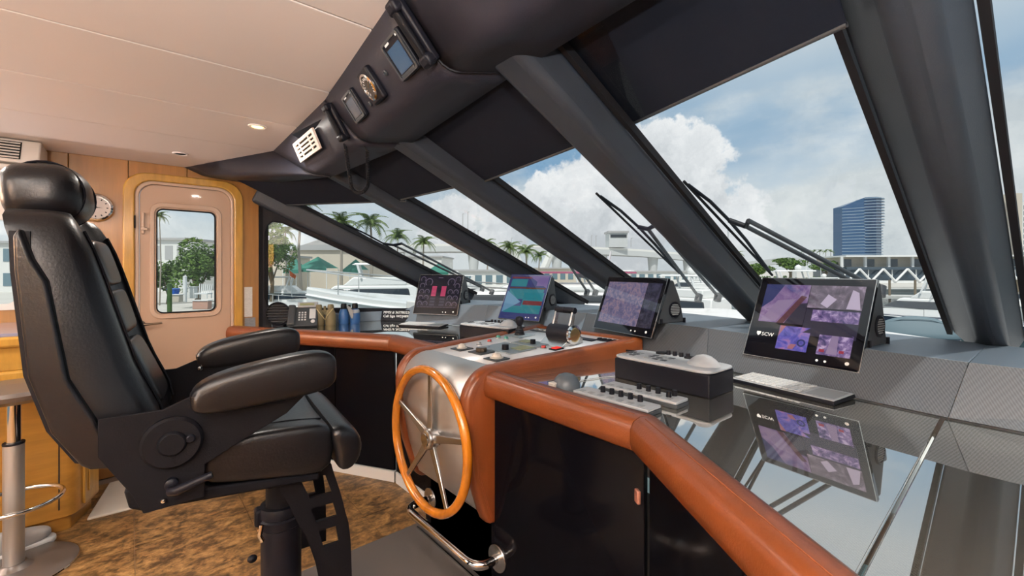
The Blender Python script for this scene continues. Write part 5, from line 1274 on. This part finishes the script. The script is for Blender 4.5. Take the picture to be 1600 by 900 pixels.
def tree(px, py, d, rw, rh, label, n_=2600, leaf=.16, base=LZ, clumps=14):
    c = at(px, py, d); R, Hh = rw/FPX*d, rh/FPX*d
    t = thing('broadleaf_tree', label, 'tree', (c.x, c.y, base), world=False)
    G().tube([(0, 0, 0), (.1, 0, (c.z-base)*.45), (-.1, .1, c.z-base)], [R*.10, R*.08, R*.03], 8).obj('trunk', 'pile_wood', t, smooth=60)
    for k_ in range(3): G().tube([(0, 0, (c.z-base)*.4), (R*.4*math.cos(k_*2.1), R*.4*math.sin(k_*2.1), (c.z-base)*.9)], [R*.05, R*.02], 6).obj('branch', 'pile_wood', t, smooth=60)
    f = foliage((0, 0, c.z-base), (R, R, Hh), n_, leaf, clumps=clumps).obj('foliage', 'leaf_green', t); f['kind'] = 'stuff'
    return t
tree(308, 410, 38, 46, 50, 'broad green tree filling the right of the door window', 4200, .17)
tree(262, 432, 43, 26, 24, 'low green tree at the left of the door window', 1800, .16)
tree(424, 394, 44, 32, 46, 'broad green tree at the left of the side window', 3000, .17)
tree(1235, 412, 150, 24, 9, 'dark green trees under the ramp behind the big wiper', 1600, .45)
tree(1290, 416, 130, 20, 11, 'bushy green trees left of the glass terminal', 1600, .4)
tree(1185, 420, 140, 16, 9, 'low green bush line beyond the wiper head', 1200, .4)
hd_ = G()
for px in range(1110, 1320, 6):
    c = gp(px, 112, LZ+.9); hd_.add(*(lambda g: (g.v, g.f))(foliage(c, (1.0, 1.0, 1.1), 60, .3, clumps=3)))
o = hd_.obj('hedge', 'hedge_green'); tag(o, 'green hedge along the far quay', 'hedge', kind='stuff')
# ---- buildings ----------------------------------------------
def frame_at(px, d, yaw=0.):
    p = gp(px, d, LZ); return p, PSI-math.pi/2+yaw        # local x = picture right, local y = away
def wx(px0, px1, d): return (px1-px0)/FPX*d
def building(px0, px1, ytop, d, depth, label, wall, roof='roof_grey', rows=0, cols=0, win='window_pane_blue', gable=0, name='building', yaw=0., sill=.0):
    w = wx(px0, px1, d); p, rz = frame_at((px0+px1)/2, d, yaw); hh = at(0, ytop, d).z-LZ
    t = thing(name, label, 'building', p, rz)
    G().bx(-w/2, w/2, 0, depth, -.05, hh).obj('walls', wall, t)
    if gable: G().extr([(-w/2-.3, -.4, hh), (w/2+.3, -.4, hh), (0, -.4, hh+gable)], (0, depth+.8, 0)).obj('roof', roof, t)
    else: G().bx(-w/2-.3, w/2+.3, -.4, depth+.3, hh, hh+.35).obj('roof', roof, t)
    for r in range(rows):
        for c in range(cols):
            z0, z1 = hh*(r+.25)/rows+sill, hh*(r+.78)/rows; x0 = -w/2+w*(c+.18)/cols; x1 = -w/2+w*(c+.82)/cols
            G().bx(x0, x1, -.06, .02, z0, z1).obj('window', win, t)
    return t
building(452, 566, 391, 78, 22, 'cream warehouse with a grey gabled roof behind the boats', 'stucco_cream', gable=2.2)
building(405, 446, 402, 66, 8, 'low beige wall building left of the warehouse', 'stucco_cream')
building(560, 690, 402, 105, 20, 'long pale shed behind the palms of the first pane', 'stucco_white')
building(690, 838, 424, 84, 12, 'low white quayside building with tall windows in the second pane', 'stucco_white', rows=1, cols=9)
building(836, 935, 420, 120, 14, 'pale low building below the bridge', 'stucco_cream', rows=1, cols=8)
building(236, 292, 375, 72, 14, 'white building with grey shutters seen through the door window', 'stucco_white', rows=2, cols=3, win='roof_grey')
building(-60, 60, 380, 70, 14, 'white building beyond the small port window', 'stucco_white', rows=2, cols=4)
building(930, 1090, 425, 130, 14, 'long low white marina sheds behind the middle pane', 'stucco_white', rows=1, cols=12)
# tents
def tent(px, py, d, w, label):
    c = at(px, py, d); t = thing('canopy_tent', label, 'tent', (c.x, c.y, LZ), PSI-math.pi/2, group='green quay tents'); R = w/FPX*d/2; hh = c.z-LZ
    G().add([(-R, -R, hh*.68), (R, -R, hh*.68), (R, R, hh*.68), (-R, R, hh*.68), (0, 0, hh)], [(0, 1, 4), (1, 2, 4), (2, 3, 4), (3, 0, 4)]).obj('canopy', 'canvas_green', t)
    G().bx(-R, R, -R-.02, -R+.02, hh*.58, hh*.68).obj('valance', 'canvas_green', t)
    for x in (-R, R):
        for y in (-R, R): G().cyl((x, y, 0), (x, y, hh*.68), .06, seg=6).obj('pole', 'steel_white', t)
tent(497, 401, 68, 46, 'green pyramid tent in front of the warehouse'); tent(556, 405, 70, 30, 'smaller green tent right of the warehouse tent'); tent(686, 411, 72, 36, 'green tent beside the second pillar'); tent(462, 404, 66, 26, 'green tent at the left of the warehouse')
# bridge ------------------------------------------------------
bg_ = thing('road_bridge', 'pale concrete road bridge crossing behind the palms', 'bridge', gp(850, 190, LZ), world=True)
deckpts = [(560, 384, 175), (700, 383, 180), (800, 384, 185), (900, 386, 190), (1000, 391, 195), (1100, 400, 200)]
def ribbon(pts, h0, h1, wd_, nm, m, par):
    rings = []
    for px, py, d in pts:
        a = at(px, py, d); b = at(px, py, d+wd_); b.z = a.z
        rings.append([a+V(0, 0, h0), b+V(0, 0, h0), b+V(0, 0, h1), a+V(0, 0, h1)])
    return G().loft(rings).obj(nm, m, par)
ribbon(deckpts, -2.6, -.4, 16, 'girder', 'bridge_concrete', bg_); ribbon(deckpts, -.4, .5, 16.5, 'parapet', 'stucco_white', bg_)
for px, d in ((640, 180), (740, 185), (870, 192), (940, 196), (1020, 200), (1075, 202)):
    a = V(*gp(px, d, LZ)); G().cyl(a, a+V(0, 0, at(0, 392, d).z-LZ), 1.6, 2.6, seg=10).obj('pier', 'bridge_concrete', bg_, smooth=40)
for px0, px1 in ((803, 822), (862, 842)):
    a = V(*gp(px1, 150, LZ)); b = at(px0, 393, 150); G().tube([a, b], [1.6, 1.2], 8).obj('raking_pier', 'stucco_white', bg_, smooth=40)
a = at(963, 386, 196); b = G().box(a+V(0, 0, 3.0), (8, 8, 6.5), Matrix.Rotation(PSI-math.pi/2, 3, 'Z')).obj('control_house', 'bridge_concrete', bg_)
G().box(a+V(0, 0, 6.4), (9, 9, .8), Matrix.Rotation(PSI-math.pi/2, 3, 'Z')).obj('control_house_roof', 'roof_grey', b); G().box(a+V(0, 0, 4.6)-V(COS, SIN, 0)*4.0, (7, .4, 1.2), Matrix.Rotation(PSI-math.pi/2, 3, 'Z')).obj('control_house_window', 'tinted_window', b)
for px, y0, d, pl_ in ((723, 334, 186, 'tall mast left of its twin in the second pane'), (731, 331, 186, 'tallest mast in the second pane'), (741, 360, 186, 'short post just right of the tall masts'), (747, 360, 186, 'short post further right of the tall masts'), (924, 368, 195, 'left post beside the control house'), (931, 368, 195, 'post nearest the control house on its left'), (986, 372, 198, 'post right of the control house'), (799, 372, 188, 'lone post above the bright palms')):
    t = thing('lamp_post', 'thin grey bridge lamp post, '+pl_, 'lamp post', tuple(at(px, 384, d)), world=True, group='lamp posts on the bridge')
    G().tube([at(px, 386, d), at(px, y0, d)], .14, 5).obj('mast', 'roof_grey', t); G().tube([at(px, y0, d), at(px+2.5, y0, d)], .12, 5).obj('lamp_arm', 'roof_grey', t)
rp = thing('ramp_bridge', 'pale elevated ramp behind the wiper of the big pane', 'bridge', gp(1230, 160, LZ), world=True)
ribbon([(1100, 420, 150), (1160, 412, 155), (1220, 405, 160), (1330, 403, 165), (1450, 402, 170)], -1.6, .5, 12, 'ramp_deck', 'bridge_concrete', rp)
for px in (1180, 1240, 1310): a = V(*gp(px, 162, LZ)); G().cyl(a, a+V(0, 0, at(0, 410, 162).z-LZ), 1., seg=8).obj('pier', 'bridge_concrete', rp, smooth=40)
# glass terminal ---------------------------------------------
d = 118; w = wx(1338, 1690, d); p, rz = frame_at(1518, d, -.12); gt = thing('glass_terminal', 'long dark glass terminal building with white zigzag trusses', 'building', p, rz)
def hz(y): return at(0, y, d).z-LZ
G().bx(-w/2, w/2, 2, 18, hz(442), hz(420)).obj('glass_storey', 'office_glass', gt); G().bx(-w/2, w/2, 1.5, 18, hz(400.5), hz(398)).obj('roof', 'steel_white', gt)
G().bx(-w/2+1, w/2, 5, 18, hz(418), hz(400.5)).obj('terrace_storey', 'stucco_cream', gt); G().bx(-w/2, w/2, 1.2, 18, hz(421.5), hz(417)).obj('terrace_slab', 'office_glass', gt); G().bx(-w/2, w/2, 3, 18, -.05, hz(452)).obj('ground_storey', 'office_glass', gt)
G().bx(-w/2-.5, w/2, .8, 18, hz(442.5), hz(439)).obj('floor_band', 'steel_white', gt); G().bx(-w/2-.5, w/2, .8, 18, hz(455), hz(451)).obj('floor_band', 'steel_white', gt); G().bx(-w/2, w/2, 2.5, 17, hz(452), hz(442)).obj('glass_storey', 'office_glass', gt)
nb = 10
for i in range(nb):
    xa, xb, xm = -w/2+w*i/nb, -w/2+w*(i+1)/nb, -w/2+w*(i+.5)/nb
    for a, b in ((xa, xm), (xb, xm)): G().tube([(a, .7, hz(440)), (b, .7, hz(420))], .28, 6).obj('truss_strut', 'steel_white', gt)
    G().bx(xa-.3, xa+.3, 3, 3.6, hz(418), hz(400)).obj('column', 'steel_white', gt); G().bx(xa+.8, xa+3.4, 4.85, 5.05, hz(416), hz(404)).obj('window', 'office_glass', gt)
    G().bx(xa-.12, xa+.12, 1.9, 2.05, hz(439), hz(420)).obj('mullion', 'steel_white', gt)
# pontoon of the terminal
pn = thing('pontoon', 'wooden pontoon with piles in front of the glass terminal', 'pontoon', gp(1420, 60, WZ), world=True)
G().extr([gp(1180, 70, WZ+.9), gp(1640, 62, WZ+.9), gp(1640, 66, WZ+.9), gp(1180, 74, WZ+.9)], (0, 0, -.4)).obj('deck', 'concrete', pn)
for i in range(12): a = V(*gp(1190+40*i, 68, WZ-.3)); G().cyl(a, a+V(0, 0, 3.6), .16, seg=7).obj('pile', 'pile_wood', pn)
# towers ------------------------------------------------------
d = 420; w = wx(1320, 1380, d); p, rz = frame_at(1351, d, .0); tw = thing('glass_tower', 'tall blue glass tower with curved balconied floors', 'tower', p, rz)
def th(y): return at(0, y, d).z-LZ
cp = [(-w/2, 4), (-w*.12, -6), (w*.10, -9), (w*.30, -6), (w*.42, 0), (w*.36, 16), (-w/2, 16)]
def topz(x): return th(322) if x < -w*.4 else th(309+6*max(0, (-x)/w))
lo_ = [(x, y, 0) for x, y in cp]; hi_ = [(x, y, th(322) if i in (0, 6) else th(310)) for i, (x, y) in enumerate(cp)]
G().loft([lo_, hi_]).obj('glass_body', 'tower_glass', tw)
G().bx(w*.30, w/2, 4, 16, 0, th(335)).obj('side_wing', 'tower_glass', tw)
cv = [(-w*.13, -6.3), (w*.02, -9.6), (w*.12, -10.2), (w*.30, -7.6), (w*.46, -1.0), (w*.44, 6)]
for i in range(20):
    z = th(398)+(th(312)-th(398))*i/19
    ext_ = 1.0+(.10 if i > 9 else 0)
    G().extr([(x*ext_, y*1.02, z) for x, y in cv]+[(-w*.1, 6, z)], (0, 0, .55)).obj('floor_slab', 'tower_slab', tw)
for i in range(16):
    z = th(398)+(th(326)-th(398))*i/15; G().extr([(-w/2-.15, 3.9, z), (-w*.12, -6.25, z), (-w*.12, -5.9, z), (-w/2-.15, 4.3, z)], (0, 0, .5)).obj('spandrel', 'tower_slab', tw)
d2 = 260; w2 = wx(1576, 1700, d2); p, rz = frame_at(1638, d2, .1); hw_ = thing('hotel_tower', 'cream high-rise with a grid of windows at the right edge', 'tower', p, rz)
def t2(y): return at(0, y, d2).z-LZ
G().bx(-w2/2, w2/2, 0, 20, 0, t2(316)).obj('walls', 'stucco_white', hw_); G().bx(-w2/2, -w2/2+wx(0, 14, d2), -.5, 20, 0, t2(303)).obj('lift_shaft', 'stucco_cream', hw_)
for r in range(9):
    for c in range(6):
        x = -w2/2+wx(0, 18+16*c, d2); z = t2(400)+(t2(322)-t2(400))*r/8.6; G().bx(x, x+wx(0, 12, d2), -.25, .1, z, z+wx(0, 6, d2)).obj('window', 'window_pane_blue', hw_)
# ---- dock seen through the door ------------------------------
dk_ = thing('dock', 'grey timber dock outside the side door', 'dock', gp(290, 20, WZ), world=True)
G().extr([gp(150, 22, WZ+1.75), gp(345, 22, WZ+1.75), gp(345, 25.5, WZ+1.75), gp(150, 25.5, WZ+1.75)], (0, 0, -.35)).obj('deck', 'concrete', dk_)
G().extr([gp(150, 25.5, WZ+1.7), gp(345, 25.5, WZ+1.7), gp(345, 44, WZ+1.6), gp(150, 38, WZ+1.6)], (0, 0, -.2)).obj('walkway', 'asphalt_pale', dk_)
for px in (230, 262, 300, 330): a = V(*gp(px, 21.8, WZ-.3)); G().cyl(a, a+V(0, 0, 2.0), .17, seg=8).obj('pile', 'pile_wood', dk_)
def post(px, y0, y1, d, r, m, label, nm='dock_post'):
    t = thing(nm, label, 'post', tuple(at(px, y1, d)), world=True); G().tube([at(px, y1, d), at(px, y0, d)], r, 8).obj('shaft', m, t, smooth=60); G().tube([at(px, y0, d), at(px, y0-1.2, d)], [r*1.15, r*.3], 8).obj('cap', m, t, smooth=60)
post(265, 444, 490, 21.5, .10, 'hedge_green', 'green mooring post in front of the dock'); post(289, 432, 472, 23, .09, 'steel_white', 'white post standing on the dock beside the sign board')
t = thing('waste_bin', 'blue waste bin on the dock', 'bin', tuple(at(271, 465, 24))); t.rotation_euler = (0, 0, PSI-math.pi/2)
G().loft([[(-.16, -.16, 0), (.16, -.16, 0), (.16, .16, 0), (-.16, .16, 0)], [(-.20, -.20, .42), (.20, -.20, .42), (.20, .20, .42), (-.20, .20, .42)]]).obj('body', 'bin_blue', t, bev=.02); G().bx(-.22, .22, -.22, .22, .42, .50).obj('lid', 'bin_blue', t, bev=.03)
def board(px0, px1, y0, y1, d, m, nm, label, cat):
    c = at((px0+px1)/2, y1, d); w_ = wx(px0, px1, d); h_ = (y1-y0)/FPX*d; t = thing(nm, label, cat, tuple(c), PSI-math.pi/2)
    G().bx(-w_/2, w_/2, -.15, .15, 0, h_).obj('panel', m, t, bev=.02); G().bx(-w_/2-.03, w_/2+.03, -.18, .18, h_, h_+.04).obj('top_edge', 'steel_white', t)
board(270, 283, 461, 472, 22.5, 'stucco_cream', 'dock_box', 'cream dock box beside the blue bin', 'dock box'); board(296, 306, 449, 466, 23.5, 'stucco_white', 'power_cabinet', 'white power cabinet on the dock', 'cabinet'); board(304, 328, 470, 483, 21, 'salmon', 'dock_step', 'salmon coloured dock box at the dock edge', 'dock box')
t = thing('garden_chairs', 'white metal garden chair on the dock at the right of the door window', 'chair', tuple(at(320, 466, 23)), PSI-math.pi/2)
for k_ in range(7): G().tube([(-.30+.1*k_, 0, .25), (-.33+.11*k_, .1, .75)], .022, 5).obj('back_slat', 'steel_white', t)
G().bx(-.34, .34, -.3, .1, .22, .28).obj('seat', 'steel_white', t)
for x in (-.3, .3):
    for y in (-.27, .07): G().tube([(x, y, 0), (x, y, .24)], .025, 5).obj('leg', 'steel_white', t)
fg = thing('boat_flag', 'orange flag on a thin staff at the stern of a cruiser', 'flag', tuple(at(456, 470, 45)), world=True)
G().tube([at(451, 420, 45), at(457, 470, 45)], .04, 5).obj('staff', 'steel_white', fg); G().surf([[at(451, 421, 45), at(453, 431, 45)], [at(458, 427, 45.3), at(458, 434, 45.3)], [at(463, 431, 45), at(461, 436, 45)]]).obj('cloth', 'flag_orange', fg, solid=.01)
